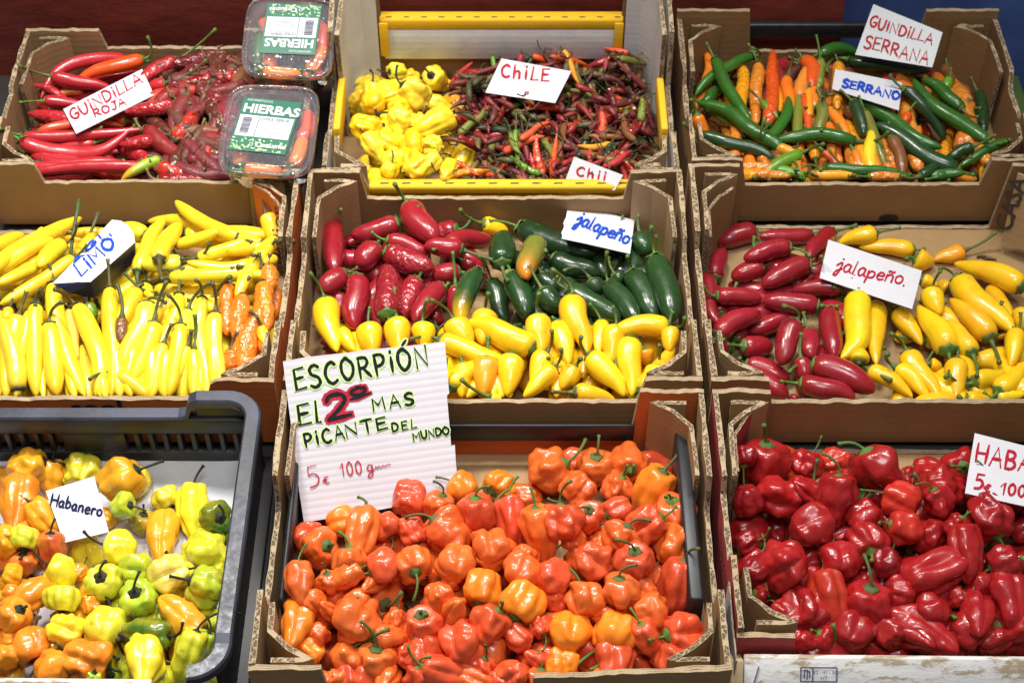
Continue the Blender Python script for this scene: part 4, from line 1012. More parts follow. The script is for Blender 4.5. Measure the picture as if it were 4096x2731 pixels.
long_list('3', *C3, '''560 1150 900 1168 76 0 t w;1000 1165 1330 1178 72 0 a;1380 1168 1640 1172 72 0 t w;1700 1168 2000 1150 78 0 G;300 1120 480 1155 72 0 t w;1500 1110 1560 1190 72 0 o;780 1120 1010 1180 66 0 l;1150 1190 1250 1150 60 0 o;1900 1120 2060 1130 70 0 t;
430 560 335 645 82 0 G;1880 500 1855 560 72 0 l;700 640 805 745 52 0 l;1810 1130 1905 1100 62 0 G;1080 640 1070 875 86 0 V;1270 640 1345 860 96 -.05 g;2060 580 2105 835 96 -.02 g;540 360 155 600 76 .08 G 640 302
400 370 642 775 88 .03 G;1310 325 1060 312 10 0 G;1060 310 1310 320 82 -.12 G 920 402;1245 372 1775 452 82 .03 g 1110 455;1590 560 1855 885 96 -.08 g;1960 690 1710 495 92 .05 G;2130 890 1655 495 102 -.06 G
315 645 725 835 72 .04 l 190 632;220 850 695 1005 92 -.03 g;2030 920 1860 995 82 0 g;2250 885 1940 1055 72 .03 G 2322 840;290 950 395 1090 82 0 G 210 772;745 945 212 640 102 .05 G 930 1080;725 875 872 605 82 .12 G 725 738
1290 882 785 895 96 .08 G 1500 830;1350 640 1835 935 112 .04 G 1120 600;1940 1075 1415 772 122 -.02 g 2040 1122;1700 1130 1825 1058 82 0 g;2130 1110 2222 1000 36 .08 l;1100 1112 1655 1155 82 -.03 G 975 1088;930 1140 835 1185 52 0 l 1075 1072
960 1020 725 1165 92 .04 l 1090 908'''.replace('1310 325 1060 312 10 0 G;', ''), 'serrano_chile', 'serrano chile', 'chile', 'limo', stem_col='green', group=G3, stem_r=.0019)
# habaneros in the black crate
G7 = 'habaneros in the black plastic crate'
filler('7', 30, 'habanero', 'habanero', 'pepper', 'oaao', 'mottled', 'black', G7, .021, (-.53, -.40, -.295, -.10))
filler('7', 26, 'habanero', 'habanero', 'pepper', 'uvya', 'mottled', 'black', G7, .021, (-.40, -.235, -.295, -.15))
C7 = ((0, 1550), .7533)
hab_list('7', *C7, '''60 1330 150 o;420 980 92 o;480 1150 105 o;290 1370 95 a;580 950 92 a;130 930 150 S;60 1000 150 a;40 800 165 a;15 470 105 a;280 490 155 a 90 0;560 700 125 a;690 490 205 y;145 430 200 a 20 0 c;440 410 205 u -95 35 c
640 490 225 a 30 5 r;100 600 225 o 90 -40 l;880 590 155 u -60 10 p;650 630 145 v 10 30 r;240 700 175 a 130 0 l;270 880 175 S;140 800 170 u -95 20 p;750 720 155 V 70 30 r;1030 650 205 y 100 -30 l;1260 770 155 v -70 10
870 790 205 a 95 -40 l;450 870 175 y -90 -40 c;640 850 195 y 170 0 r;1095 860 235 u 200 -40 c;1140 690 180 G 10 55 p;1210 960 155 u;720 960 175 v 0 10 r;890 1000 225 p 20 -20 c;330 980 195 y 150 10 r;60 1100 120 o;160 1100 190 o 30 -40 l
1080 1150 175 u;1100 1050 220 v 160 15 c;555 1030 205 u 95 62 p;740 1120 210 v 100 58 p;340 1120 195 u -95 15 p;70 1220 195 o 45 30 r;1170 1250 160 v 60 30;960 1220 205 a -40 10 l;360 1290 200 y -20 15 c;560 1280 235 u 80 -45 r
770 1310 205 G 0 15 l;1060 1390 150 v 60 0 l;150 1370 215 o -60 20 r;30 1440 155 o;1000 1410 200 u 70 0 l;460 1440 235 o -20 0 c;270 1490 205 o;760 1450 255 y 100 -50 l;1110 1490 135 u;490 1530 105 v 60 30'''
, 'habanero', 'habanero', 'pepper', 'mottled', 'black', G7, sink=.32)
# orange scorpion peppers
G8 = 'orange scorpion peppers in the heap below the big sign'
filler('8', 70, 'scorpion_pepper', 'scorpion pepper', 'pepper', 'sssSO', 'hab', 'green', G8, .019, (-.170, .165, -.280, -.095))
hab_list('8', (950, 1900), .8503, '''1900 520 105 s;1990 480 110 s;230 600 82 s;430 640 92 s;1000 500 102 s;1720 650 102 s;1700 320 105 s;1580 300 112 s;1250 330 92 s;1500 580 122 S;740 680 105 s;800 850 105 S;1420 870 105 S;580 360 155 s;650 500 112 s
1350 110 165 s;1800 60 140 s;2060 60 110 S;1746 -99 125 s;1541 -87 155 S 20 10 l;1980 -39 155 S 10 0 l;1842 -80 200 s 90 -20 l;1470 -14 215 s 30 15 c;1686 -35 185 s 92 40 p;1782 58 150 s;1600 60 160 s;1060 60 155 o 150 -20 r;1225 45 165 o -130 35 p;1940 80 215 o 60 20 l;950 150 150 s 75 20 r;1790 170 135 S 200 20 r
810 130 190 S 5 10 c;1000 270 210 s 140 15 c;490 220 155 o 15 10 r;820 260 145 S;700 240 150 S -60 20 r;300 310 170 S;590 270 180 s 80 -30 l;1120 180 185 S 90 20 r;1285 220 172 S 95 -10 l;1420 270 190 s 100 10 l;1520 220 190 S 90 0 c
1650 190 155 S 90 55 p;2070 180 205 s 100 30 r;1920 240 175 S 30 10 c;1800 300 185 s 60 10 c;385 340 182 s 20 50 p;530 400 172 s;690 430 172 S;1350 380 132 s;1180 360 215 s 90 -60 c;1030 420 190 s 80 -50 r;820 420 182 s -60 55 p;2050 340 205 s 60 -20 c
430 510 125 s;290 500 155 s 100 -30 l;500 480 132 s;350 600 135 s;950 570 150 s;1330 450 185 s 60 -40 r;1665 410 185 S -40 -20 c;1870 410 192 S 95 40 p;560 600 150 s;1020 640 150 s;1480 480 175 S;1160 530 192 o -110 30 r;250 690 195 o 80 -50 l
1620 590 195 s 90 -40 c;1800 560 192 s 95 25 r;1950 640 185 s;560 690 235 s 80 -60 c;720 770 152 s;1180 700 200 S;870 700 190 S 95 40 p;1340 600 215 o -120 25 p;380 750 112 s;2100 540 215 S 80 10 l;330 840 145 o;520 850 155 s;1420 710 105 S;1330 760 135 S
1930 770 152 S;1060 800 235 S 90 -50 c;1570 750 212 o 90 -60 r;1780 740 212 o -110 30 p;880 850 172 S 90 -20 c;2100 740 215 S -5 25 c;650 880 200 s 85 30 r;520 950 125 S;420 960 85 s;1140 900 135 S 60 20 c;2050 870 180 S 60 -20 c;1530 890 165 o;1770 870 200 S 80 -30 r;980 950 190 S;1300 950 145 S;230 800 110 S;700 985 150 s;850 990 150 S 90 20 c;1120 985 150 s;1240 1010 140 S;1420 985 150 s 80 20 r;600 1010 150 S;470 1010 130 s;1560 985 130 S;1700 990 130 s'''
, 'scorpion_pepper', 'scorpion pepper', 'pepper', 'hab', 'green', G8, 'round crumple crumple lantern pumpkin', sink=.28)
# red habaneros
G9 = 'red habaneros in the red crate'
filler('9', 60, 'red_habanero', 'habanero', 'pepper', 'hhH', 'hab', 'green', G9, .022, (.24, .575, -.275, -.05))
C9 = ((2600, 1500), .7849)
hab_list('9', *C9, '''1330 520 105 h;970 820 105 h;1680 1060 145 h;500 1040 125 h;1560 1130 112 h;1850 640 125 h;1750 560 155 H;430 520 155 H;930 400 175 x 0 0 c;660 330 220 O 100 -30 l;1000 530 112 h;800 600 115 h
1850 330 155 h;1550 375 215 h 90 10 r;800 460 170 h 60 -30 c;1430 500 185 h;1150 480 262 h 120 5 r;575 460 262 h 85 25 r;1280 640 200 x;1480 570 220 h -20 -20 c;1480 650 165 h;1090 720 185 h;950 640 210 h 85 10 l;650 620 215 h 0 0 c
1700 560 130 H;640 800 155 h 90 -40 l;480 790 215 h 0 -40 r;820 760 230 h 15 -20 r;1720 720 225 h -70 30 c;1890 790 125 h;1560 770 125 h;1420 830 205 h;1300 780 180 x 165 10 r;1110 860 220 h -80 60 p;1610 900 210 h 90 -20 l;1200 960 165 H
500 970 155 h;690 970 250 h -150 -20 c;960 950 220 h 80 -50 r;1800 960 195 h;1460 1000 270 h 200 5 l;560 1150 175 h;1270 1110 185 h;910 1130 212 x 100 -20 l;780 1200 245 h 80 -50 c;1110 1160 240 h 85 30 p;1830 1150 230 h 90 -30 l;680 1200 135 h
1440 1210 212 h -100 25 r;660 1320 165 h 60 -10 c;1220 1310 175 h;1660 1220 225 h -80 20 l;900 1390 155 h;780 1395 155 h;1340 1370 185 h;1030 1310 240 h -60 25 r;1640 1400 220 h -80 0 r;1770 1390 155 h;1400 1410 250 h 150 -30 l;1880 1300 150 h;410 640 165 H;400 1000 150 H;440 420 150 H;420 850 140 H'''
, 'red_habanero', 'habanero', 'pepper', 'hab', 'green', G9, sink=.28)
# ---------------------------------------------------------------- hand lettering: strokes in a box one unit high ('s' first = smooth)
GL = {
 'A': (.62, [[(0, 0), (.30, 1), (.60, 0)], [(.10, .36), (.52, .38)]]),
 'B': (.52, [[(0, 1), (.02, 0)], ['s', (0, 1), (.30, .97), (.42, .78), (.28, .56), (.02, .52)], ['s', (.02, .52), (.34, .50), (.50, .27), (.34, .03), (.02, 0)]]),
 'C': (.56, [['s', (.54, .86), (.38, 1), (.14, .84), (.02, .5), (.12, .14), (.34, 0), (.56, .12)]]),
 'D': (.56, [[(.04, 1), (0, 0)], ['s', (.04, 1), (.34, .94), (.54, .6), (.46, .2), (.26, .02), (0, 0)]]),
 'E': (.48, [[(.46, 1), (.02, .96), (0, .02), (.48, .06)], [(.01, .52), (.40, .56)]]),
 'G': (.56, [['s', (.52, .90), (.36, 1), (.12, .82), (.02, .46), (.14, .08), (.36, 0), (.52, .16), (.53, .42)], [(.30, .40), (.56, .44)]]),
 'H': (.58, [[(0, 1), (.03, 0)], [(.56, 1), (.54, 0)], [(.02, .48), (.55, .52)]]),
 'I': (.14, [[(.08, .92), (.06, 0)]]),
 'i': (.16, [[(.08, .66), (.07, 0)], [(.08, .90), (.09, .98)]]),
 'L': (.44, [[(.10, 1), (0, .02), (.44, .06)]]),
 'l': (.24, [[(.10, 1), (.05, .03), (.2, .02)]]),
 'M': (.72, [[(.02, 0), (.06, .98), (.34, .36), (.64, 1), (.70, 0)]]),
 'N': (.60, [[(.02, 0), (.04, .98), (.54, .04), (.58, 1)]]),
 'O': (.60, [['s', (.30, 1), (.06, .80), (.02, .36), (.24, 0), (.52, .22), (.58, .66), (.30, 1)]]),
 'P': (.50, [[(.04, 1), (.04, 0)], ['s', (.02, .98), (.36, .96), (.48, .72), (.32, .48), (.04, .44)]]),
 'R': (.54, [[(.04, 1), (.02, 0)], ['s', (.02, .98), (.36, .96), (.46, .74), (.32, .52), (.04, .48)], [(.20, .48), (.54, .02)]]),
 'S': (.50, [['s', (.48, .88), (.30, 1), (.06, .86), (.10, .60), (.40, .42), (.46, .16), (.22, 0), (0, .10)]]),
 'T': (.56, [[(0, .98), (.56, 1)], [(.30, .98), (.28, 0)]]),
 'U': (.56, [['s', (0, 1), (.02, .40), (.14, .04), (.36, .04), (.50, .40), (.54, 1)]]),
 'J': (.46, [['s', (.40, 1), (.40, .30), (.26, .0), (.06, .08)], [(.18, 1), (.56, 1)]]),
 'h': (.48, [[(.04, 1), (.02, 0)], ['s', (.02, .36), (.2, .56), (.38, .48), (.40, .22), (.40, 0)]]),
 '2': (.56, [['s', (.04, .78), (.14, .98), (.40, .98), (.50, .74), (.34, .42), (.0, .02)], [(0, .02), (.56, .06)]]),
 'o_': (.44, [['s', (.22, 1), (.06, .88), (.06, .64), (.22, .54), (.38, .66), (.38, .88), (.22, 1)], [(.0, .36), (.48, .42)]]),
 '5': (.50, [[(.46, 1), (.08, .98), (.04, .56)], ['s', (.04, .56), (.30, .60), (.48, .36), (.34, .02), (.02, -.06)]]),
 '1': (.26, [[(0, .66), (.20, 1), (.18, 0)]]),
 '0': (.42, [['s', (.22, 1), (.04, .70), (.06, .2), (.22, 0), (.38, .26), (.38, .74), (.22, 1)]]),
 '€': (.42, [['s', (.40, .62), (.24, .70), (.12, .4), (.18, .06), (.38, .04)], [(0, .44), (.30, .46)], [(0, .30), (.28, .32)]]),
 'g': (.50, [['s', (.40, .50), (.22, .58), (.06, .36), (.2, .14), (.38, .34), (.40, .52), (.36, -.1), (.18, -.34), (.06, -.16), (.50, .2)]]),
 'm': (.80, [['s', (0, .14), (.08, .42), (.14, .14), (.22, .40), (.30, .14), (.42, .34), (.50, .16), (.62, .28), (.80, .22)]]),
 'r': (.36, [[(.04, .54), (.04, 0)], ['s', (.04, .34), (.16, .54), (.32, .52)]]),
 'a': (.46, [['s', (.38, .48), (.20, .56), (.04, .32), (.12, .02), (.30, .10), (.38, .46)], ['s', (.38, .52), (.36, .14), (.46, .02)]]),
 'b': (.44, [[(.06, 1), (.04, 0)], ['s', (.04, .36), (.22, .54), (.40, .34), (.30, .04), (.04, .04)]]),
 'n': (.46, [[(.04, .54), (.04, 0)], ['s', (.04, .36), (.20, .56), (.36, .46), (.38, 0)]]),
 'e': (.44, [['s', (.04, .30), (.36, .34), (.34, .52), (.16, .54), (.04, .28), (.14, .03), (.40, .10)]]),
 'o': (.44, [['s', (.22, .54), (.05, .42), (.05, .12), (.22, .0), (.38, .14), (.38, .42), (.22, .54)]]),
 'j': (.36, [['s', (.02, .36), (.20, .60), (.28, .56), (.26, .10), (.16, -.34), (.02, -.36), (.10, -.04), (.36, .18)], [(.24, .88), (.26, .94)]]),
 'p': (.48, [['s', (.04, .54), (.06, .1), (.02, -.42)], ['s', (.05, .30), (.20, .54), (.40, .42), (.34, .08), (.08, .04)]]),
 'ñ': (.48, [[(.04, .54), (.04, 0)], ['s', (.04, .36), (.20, .56), (.36, .46), (.38, 0)], ['s', (.06, .74), (.16, .82), (.26, .74), (.38, .82)]]),
 'Ó': (.60, [['s', (.30, 1), (.06, .80), (.02, .36), (.24, 0), (.52, .22), (.58, .66), (.30, 1)], [(.36, 1.16), (.56, 1.34)]]),
 'İ': (.14, [[(.08, .70), (.06, 0)], [(.08, .92), (.09, 1.0)]]),
 '.': (.12, [[(.04, 0), (.07, .03)]]), ' ': (.40, []),
}
def smooth_pts(p):
    if p[0] != 's': return p
    p = p[1:]
    out = []
    for i in range(len(p) - 1):
        p0, p1, p2, p3 = p[max(i - 1, 0)], p[i], p[i + 1], p[min(i + 2, len(p) - 1)]
        for k in range(6):
            t = k / 6
            out.append(tuple(.5 * ((2 * b) + (c - a) * t + (2 * a - 5 * b + 4 * c - d) * t * t + (3 * b - a - 3 * c + d) * t ** 3) for a, b, c, d in zip(p0, p1, p2, p3)))
    return out + [p[-1]]
hrng = random.Random(21)
class Card:
    def __init__(s, O, n): s.O, s.n, s.k = O, n, 0
    def P(s, px, py, lift=0): return on_plane(px, py, s.O, s.n) + s.n * lift
def write(card, parent, txt, p0, p1, h, wpx, mat, name='handwriting', gap=.17, jitter=.05, halo=None, slant=0.0):
    """ink strokes on the card: TXT runs from picture point p0 to p1 along its baseline, H picture pixels high"""
    items = []
    i = 0
    while i < len(txt):
        if txt[i:i + 2] == 'o_': items.append('o_'); i += 2
        else: items.append(txt[i]); i += 1
    tot = sum(GL[c][0] + gap for c in items) - gap
    L = math.hypot(p1[0] - p0[0], p1[1] - p0[1]); sx = L / tot
    dx, dy = (p1[0] - p0[0]) / L, (p1[1] - p0[1]) / L
    def build(wp, m, nm, base):
        v, f = [], []; x = 0; r = random.Random(len(txt) * 7 + int(h)); lay = 0
        for c in items:
            gw, st = GL[c]; jy = r.uniform(-jitter, jitter); js = 1 + r.uniform(-jitter, jitter)
            for s_ in st:
                q = smooth_pts(s_)
                pp = []
                for gx, gy in q:
                    X = (x + gx + slant * gy) * sx; Y = (gy * js + jy) * h
                    pp.append((p0[0] + dx * X + dy * Y, p0[1] + dy * X - dx * Y))
                if len(pp) == 2: pp = [(pp[0][0] + (pp[1][0] - pp[0][0]) * t, pp[0][1] + (pp[1][1] - pp[0][1]) * t) for t in (0, .33, .66, 1)]
                lay += 1; lift = base + lay * 2e-6; b0 = len(v); n = len(pp)
                for k_, (a, b) in enumerate(pp):
                    u = pp[min(k_ + 1, n - 1)]; l = pp[max(k_ - 1, 0)]
                    tx, ty = u[0] - l[0], u[1] - l[1]; q_ = math.hypot(tx, ty) or 1; tx, ty = tx / q_, ty / q_
                    ww = wp / 2 * (1 + r.uniform(-.16, .16)); e = wp * .35 * (-1 if k_ == 0 else 1 if k_ == n - 1 else 0)
                    a += tx * e; b += ty * e; sq = .55 if k_ in (0, n - 1) else 1
                    v.append(card.P(a - ty * ww * sq, b + tx * ww * sq, lift)); v.append(card.P(a + ty * ww * sq, b - tx * ww * sq, lift))
                for k_ in range(n - 1): f.append((b0 + 2 * k_, b0 + 2 * k_ + 1, b0 + 2 * k_ + 3, b0 + 2 * k_ + 2))
            x += gw + gap
        return mk(nm, v, f, M[m], parent, smooth=False)
    if halo: build(halo[0], halo[1], 'highlighter', .0004)
    return build(wpx, mat, name, .0006)
def sheet(name, label, cat, poly, O, n, th, front, back=None, group=None, sub=None, curl=0.0):
    """flat card with a polygon outline given in picture points on its own plane"""
    card = Card(O, n)
    root = thing(name, label, cat, card.P(*poly[-1]), group)
    org = root.location
    pts = [card.P(*p) - org for p in poly]; k = len(pts)
    v = pts + [p - n * th for p in pts]
    f = [tuple(range(k)), tuple(range(2 * k - 1, k - 1, -1))] + [(i, i + k, (i + 1) % k + k, (i + 1) % k) for i in range(k)]
    o = mk(sub or 'card', v, f, [M[front], M[back or front]], root, [0, 1] + [1] * k, smooth=False)
    if o.data.polygons[0].normal.dot(n) < 0:
        o.data.flip_normals()
    return root, card
class Local(Card):
    pass
def write_on(root, card, *a, **k):
    o = write(card, None, *a, **k)
    # writing is built in the place's coordinates; hang it on the card
    for ch in ([o] if not k.get('halo') else [o, bpy.data.objects.get(o['halo']) if 'halo' in o else o]):
        ch.parent = root; ch.matrix_parent_inverse = Matrix.Translation(-root.location)
    return o
def rest_plane(cr, tl, tr, br, bl, dz_top=.004, dz_bot=.003, extra=0.0):
    """plane of a card lying on a heap: heights taken from what lies under its corners"""
    h = HEAP[cr]
    def hz(px, py):
        z = .05
        for _ in range(6): q = at(px, py, z); z = .5 * z + .5 * min(h.need(q.x, q.y, .016) - .012, h.cap)
        return z
    lerp = lambda a, b, t: (a[0] + (b[0] - a[0]) * t, a[1] + (b[1] - a[1]) * t)
    zt = sum(hz(*lerp(tl, tr, t)) for t in (.1, .5, .9)) / 3 + dz_top
    zb = sum(hz(*lerp(bl, br, t)) for t in (.1, .5, .9)) / 3 + dz_bot
    up = 0
    for it in range(3):
        A, B, C_ = at(*tl, zt), at(*tr, zt), at(*bl, zb)
        n = (C_ - A).cross(B - A).normalized()
        if n.z < 0: n = -n
        bad = []
        for u in np.linspace(.06, .94, 7):
            for w_ in np.linspace(.06, .94, 5):
                p = on_plane(*lerp(lerp(tl, tr, u), lerp(bl, br, u), w_), A, n)
                bad.append(h.need(p.x, p.y, .006) - .006 - p.z)
        bad.sort(); up = max(0, bad[int(len(bad) * (.97 if cr == '4' else .999))]); zt += up; zb += up
    A, B, C_ = at(*tl, zt + extra), at(*tr, zt + extra), at(*bl, zb)
    n = (C_ - A).cross(B - A).normalized()
    if n.z < 0: n = -n
    return A, n
def pxs(org, k, pts): return [(org[0] + x * k, org[1] + y * k) for x, y in pts]
GC = 'handwritten price cards on the peppers'
def price_card(cr, label, org, k, quad, lines, front='paper', extra=0.0, dt=.004, db=.003, poly=None):
    q = pxs(org, k, quad); O, n = rest_plane(cr, *q, dz_top=dt, dz_bot=db, extra=extra)
    root, card = sheet('price_card', label, 'card', pxs(org, k, poly) if poly else q, O, n, .0005, front, group=GC)
    for (txt, a, b, h, w_, mat, kw) in lines:
        o = write(card, root, txt, *pxs(org, k, [a, b]), h * k, w_ * k * 1.3, mat, **kw)
        o.matrix_parent_inverse = Matrix.Translation(-root.location)
    return root, card
price_card('1', 'white card lettered GUINDILLA ROJA in red on the long red chiles', *C1, [(425, 735), (955, 465), (1035, 640), (512, 900)],
  [('GUİNDİLLA', (492, 812), (962, 556), 72, 10, 'red_ink', {}), ('ROJA', (642, 792), (850, 706), 52, 9, 'red_ink', {})])
price_card('2', 'white card lettered Chile in red on top of the small dried chiles', (1200, 0), .6803, [(1185, 345), (1595, 420), (1500, 607), (1090, 545)],
  [('ChiLE', (1182, 456), (1462, 482), 76, 11, 'red_ink', dict(gap=.3))])
price_card('2', 'white card half sunk behind the yellow front rim, lettered Chi in red', (1200, 0), .6803, [(1612, 922), (1900, 1030), (1850, 1120), (1560, 1060)],
  [('Chii', (1625, 1030), (1795, 1062), 52, 9, 'red_ink', dict(gap=.3))], extra=.006)
price_card('3', 'greyish card lettered GUINDILLA SERRANA in red, standing at the back of the serrano crate', *C3, [(1405, 28), (1840, 205), (1775, 425), (1290, 345)],
  [('GUINDİLLA', (1378, 166), (1772, 282), 66, 10, 'red_ink', {}), ('SERRANA', (1345, 302), (1745, 408), 78, 10, 'red_ink', {})], front='paper_grey', extra=.045)
price_card('3', 'small white card lettered SERRANO in blue on the green serranos', *C3, [(1165, 435), (1585, 520), (1565, 695), (1145, 560)],
  [('SERRANO', (1208, 548), (1562, 632), 50, 13, 'blue_ink', {})])
price_card('5', 'white card lettered jalapeno in blue on the dark green jalapenos', *C5, [(1570, 185), (1922, 268), (1898, 447), (1530, 365)],
  [('jalapeño', (1600, 292), (1885, 396), 74, 10, 'blue_ink', dict(gap=.05, slant=.12))], extra=.012,
  poly=[(1570, 185), (1690, 212), (1810, 240), (1922, 268), (1910, 360), (1898, 447), (1780, 420), (1640, 388), (1532, 366), (1536, 350), (1531, 336), (1546, 300), (1541, 284), (1556, 250), (1562, 215)])
price_card('6', 'white card lettered jalapeno in red between red and yellow jalapenos', *C6, [(925, 450), (1490, 638), (1430, 868), (872, 680)],
  [('jalapeño.', (962, 636), (1385, 728), 84, 9, 'red_ink', dict(gap=.05, slant=.12))], extra=.008)
price_card('7', 'square white card lettered Habanero in black ink on the habaneros in the plastic crate', *C7, [(243, 548), (500, 470), (578, 765), (340, 822)],
  [('Habanero', (268, 622), (538, 686), 62, 9, 'navy_ink', dict(gap=.12))])
price_card('9', 'white card lettered HABANERO 5€ in red standing in the red habaneros', *C9, [(1655, 295), (2290, 455), (2240, 740), (1605, 600)],
  [('HABANERO', (1655, 442), (2220, 560), 92, 12, 'red_ink', dict(gap=.2)), ('5', (1652, 572), (1692, 580), 72, 11, 'red_ink', {}), ('€', (1700, 592), (1732, 597), 52, 9, 'red_ink', {}), ('100gr', (1785, 604), (2010, 640), 58, 10, 'red_ink', {})], extra=.03)
# folded card on the long yellow chiles: white upper face, navy lower face
q = pxs(*C4, [(715, 318), (868, 445), (580, 716), (333, 728)])
O, n = rest_plane('4', q[0], q[1], q[2], q[3], dz_top=.018, dz_bot=.006)
Wp = pxs(*C4, [(333, 728), (420, 640), (520, 535), (620, 425), (690, 345), (718, 318), (775, 325), (825, 360), (855, 405), (866, 462), (800, 520), (720, 590), (650, 655), (580, 716), (500, 716), (420, 722)])
root, card = sheet('price_card', 'folded card, white face lettered LIMO in blue above a navy face, on long yellow chiles', 'card', Wp, O, n, .0005, 'paper', group=GC)
for txt, a, b, h, w_ in (('LİMO', (522, 682), (742, 482), 78, 14), ('AGI', (470, 614), (655, 432), 30, 11), ('i', (712, 432), (720, 424), 22, 9)):
    o = write(card, root, txt, *pxs(*C4, [a, b]), h * .625, w_ * .8, 'blue_ink'); o.matrix_parent_inverse = Matrix.Translation(-root.location)
a_, b_, c_ = card.P(*pxs(*C4, [(866, 463)])[0]), card.P(*pxs(*C4, [(580, 717)])[0]), card.P(*pxs(*C4, [(335, 729)])[0])
org = root.location
low = [at(*p, max(.02, z)) for p, z in zip(pxs(*C4, [(868, 580), (740, 700), (605, 822), (450, 788), (380, 752)]), (a_.z - .024, (a_.z + b_.z) / 2 - .028, b_.z - .028, c_.z - .012, c_.z - .004))]
nv = [p - org for p in (a_, b_, c_)] + [p - org for p in low]
mk('folded_face', nv, [(0, 1, 4, 3), (1, 5, 4), (1, 6, 5), (1, 7, 6), (1, 2, 7)], M['navy_card'], root, smooth=False)
# ---- the big corrugated sign
S8 = ((950, 1350), .5422)
P_ = lambda x, y: (S8[0][0] + x * S8[1], S8[0][1] + y * S8[1])
A = at(*P_(490, 1360), .040); Bq = at(*P_(1640, 1170), .040); y_line = -.0145
d = ray(*P_(900, 420)); Cq = CAM + d * ((y_line - CAM.y) / d.y)
n = (Bq - A).cross(Cq - A).normalized()
if n.z < 0: n = -n
def sign_board():
    t = NT('white_corrugated_board'); tc = t.n('ShaderNodeTexCoord').outputs['Object']
    nz = t.noise(30, 4, .6, tc)
    t.l(t.mix(t.ramp(nz, [(.4, 0.0), (.8, .35)]), (.57, .55, .58), (.48, .45, .48)), t.b.inputs['Base Color']); t.b.inputs['Roughness'].default_value = .62
    uv = t.n('ShaderNodeUVMap').outputs[0]; sp = t.n('ShaderNodeSeparateXYZ'); t.l(uv, sp.inputs[0])
    wv = t.math('SINE', t.math('MULTIPLY', sp.outputs[1], 6.283 * 23))
    t.l(t.bump(t.math('POWER', t.math('ADD', t.math('MULTIPLY', wv, .5), .5), .6), .12, .0016), t.b.inputs['Normal']); return t.m
M['sign_board'] = sign_board()
poly = [P_(*p) for p in ((335, 175), (480, 148), (640, 128), (830, 108), (925, 92), (1100, 76), (1300, 56), (1530, 28), (1538, 130), (1546, 215), (1552, 300), (1562, 412), (1545, 425), (1556, 560), (1568, 690), (1576, 796), (1603, 788), (1612, 930), (1624, 1050), (1636, 1172), (1400, 1212), (1150, 1250), (830, 1308), (490, 1362), (455, 1130), (420, 830), (372, 470))]
root, card = sheet('handwritten_sign', 'big white corrugated cardboard sign lettered ESCORPIÓN leaning on the middle crate', 'sign', poly, A, n, .0045, 'sign_board', 'kraft', sub='board')
brd = root.children[0]; ul = brd.data.uv_layers.new(name='UVMap')
e0, e1 = card.P(*P_(490, 1360)), card.P(*P_(335, 175))
upd = (e1 - e0); upl = upd.length; rt = (card.P(*P_(1530, 28)) - e1).normalized(); upd = (upd - rt * upd.dot(rt)).normalized()
for lp in brd.data.loops:
    p = brd.data.vertices[lp.vertex_index].co + root.location - e0
    ul.data[lp.index].uv = (p.dot(rt) / upl, p.dot(upd) / upl)
def sw(txt, a, b, h, w_, mat, **kw):
    for halo in ([kw.pop('halo')] if 'halo' in kw else []):
        o = write(card, root, txt, P_(*a), P_(*b), h * S8[1], halo[0] * S8[1], halo[1], name='highlighter', **kw); o.matrix_parent_inverse = Matrix.Translation(-root.location)
        o.location += n * halo[2]
    o = write(card, root, txt, P_(*a), P_(*b), h * S8[1], w_ * S8[1], mat, **kw); o.matrix_parent_inverse = Matrix.Translation(-root.location)
    o.location += n * .0006
hl = (52, 'green_hl', 0.0)
sw('ESCORPİÓN', (438, 388), (1412, 206), 158, 24, 'black_ink', halo=hl, gap=.26, jitter=.04)
sw('El', (462, 646), (620, 622), 158, 25, 'black_ink', halo=hl, gap=.22)
sw('2', (672, 606), (836, 570), 176, 30, 'black_ink', halo=(76, 'red_ink', 0.0001))
sw('o_', (846, 488), (975, 452), 108, 22, 'black_ink', halo=(54, 'red_ink', 0.0001))
sw('MAS', (1002, 542), (1302, 490), 92, 20, 'black_ink', halo=(44, 'green_hl', 0.0), gap=.3)
sw('PİCA', (505, 808), (792, 744), 98, 20, 'black_ink', halo=(44, 'green_hl', 0.0), gap=.3)
sw('NTE', (806, 735), (1105, 668), 92, 20, 'black_ink', halo=(44, 'green_hl', 0.0), gap=.24)
sw('DEL', (1145, 694), (1320, 662), 62, 15, 'black_ink', halo=(34, 'green_hl', 0.0), gap=.36)
sw('MUNDO', (1298, 758), (1562, 708), 56, 15, 'black_ink', halo=(30, 'green_hl', 0.0), gap=.16)
sw('5', (532, 1096), (612, 1080), 150, 10, 'red_ink')
sw('€', (636, 1080), (680, 1068), 70, 9, 'red_ink')
sw('100', (765, 1026), (920, 1002), 100, 10, 'red_ink', gap=.2)
sw('g', (955, 1000), (1012, 990), 104, 9, 'red_ink'); sw('m', (1014, 975), (1132, 945), 60, 7, 'red_ink')
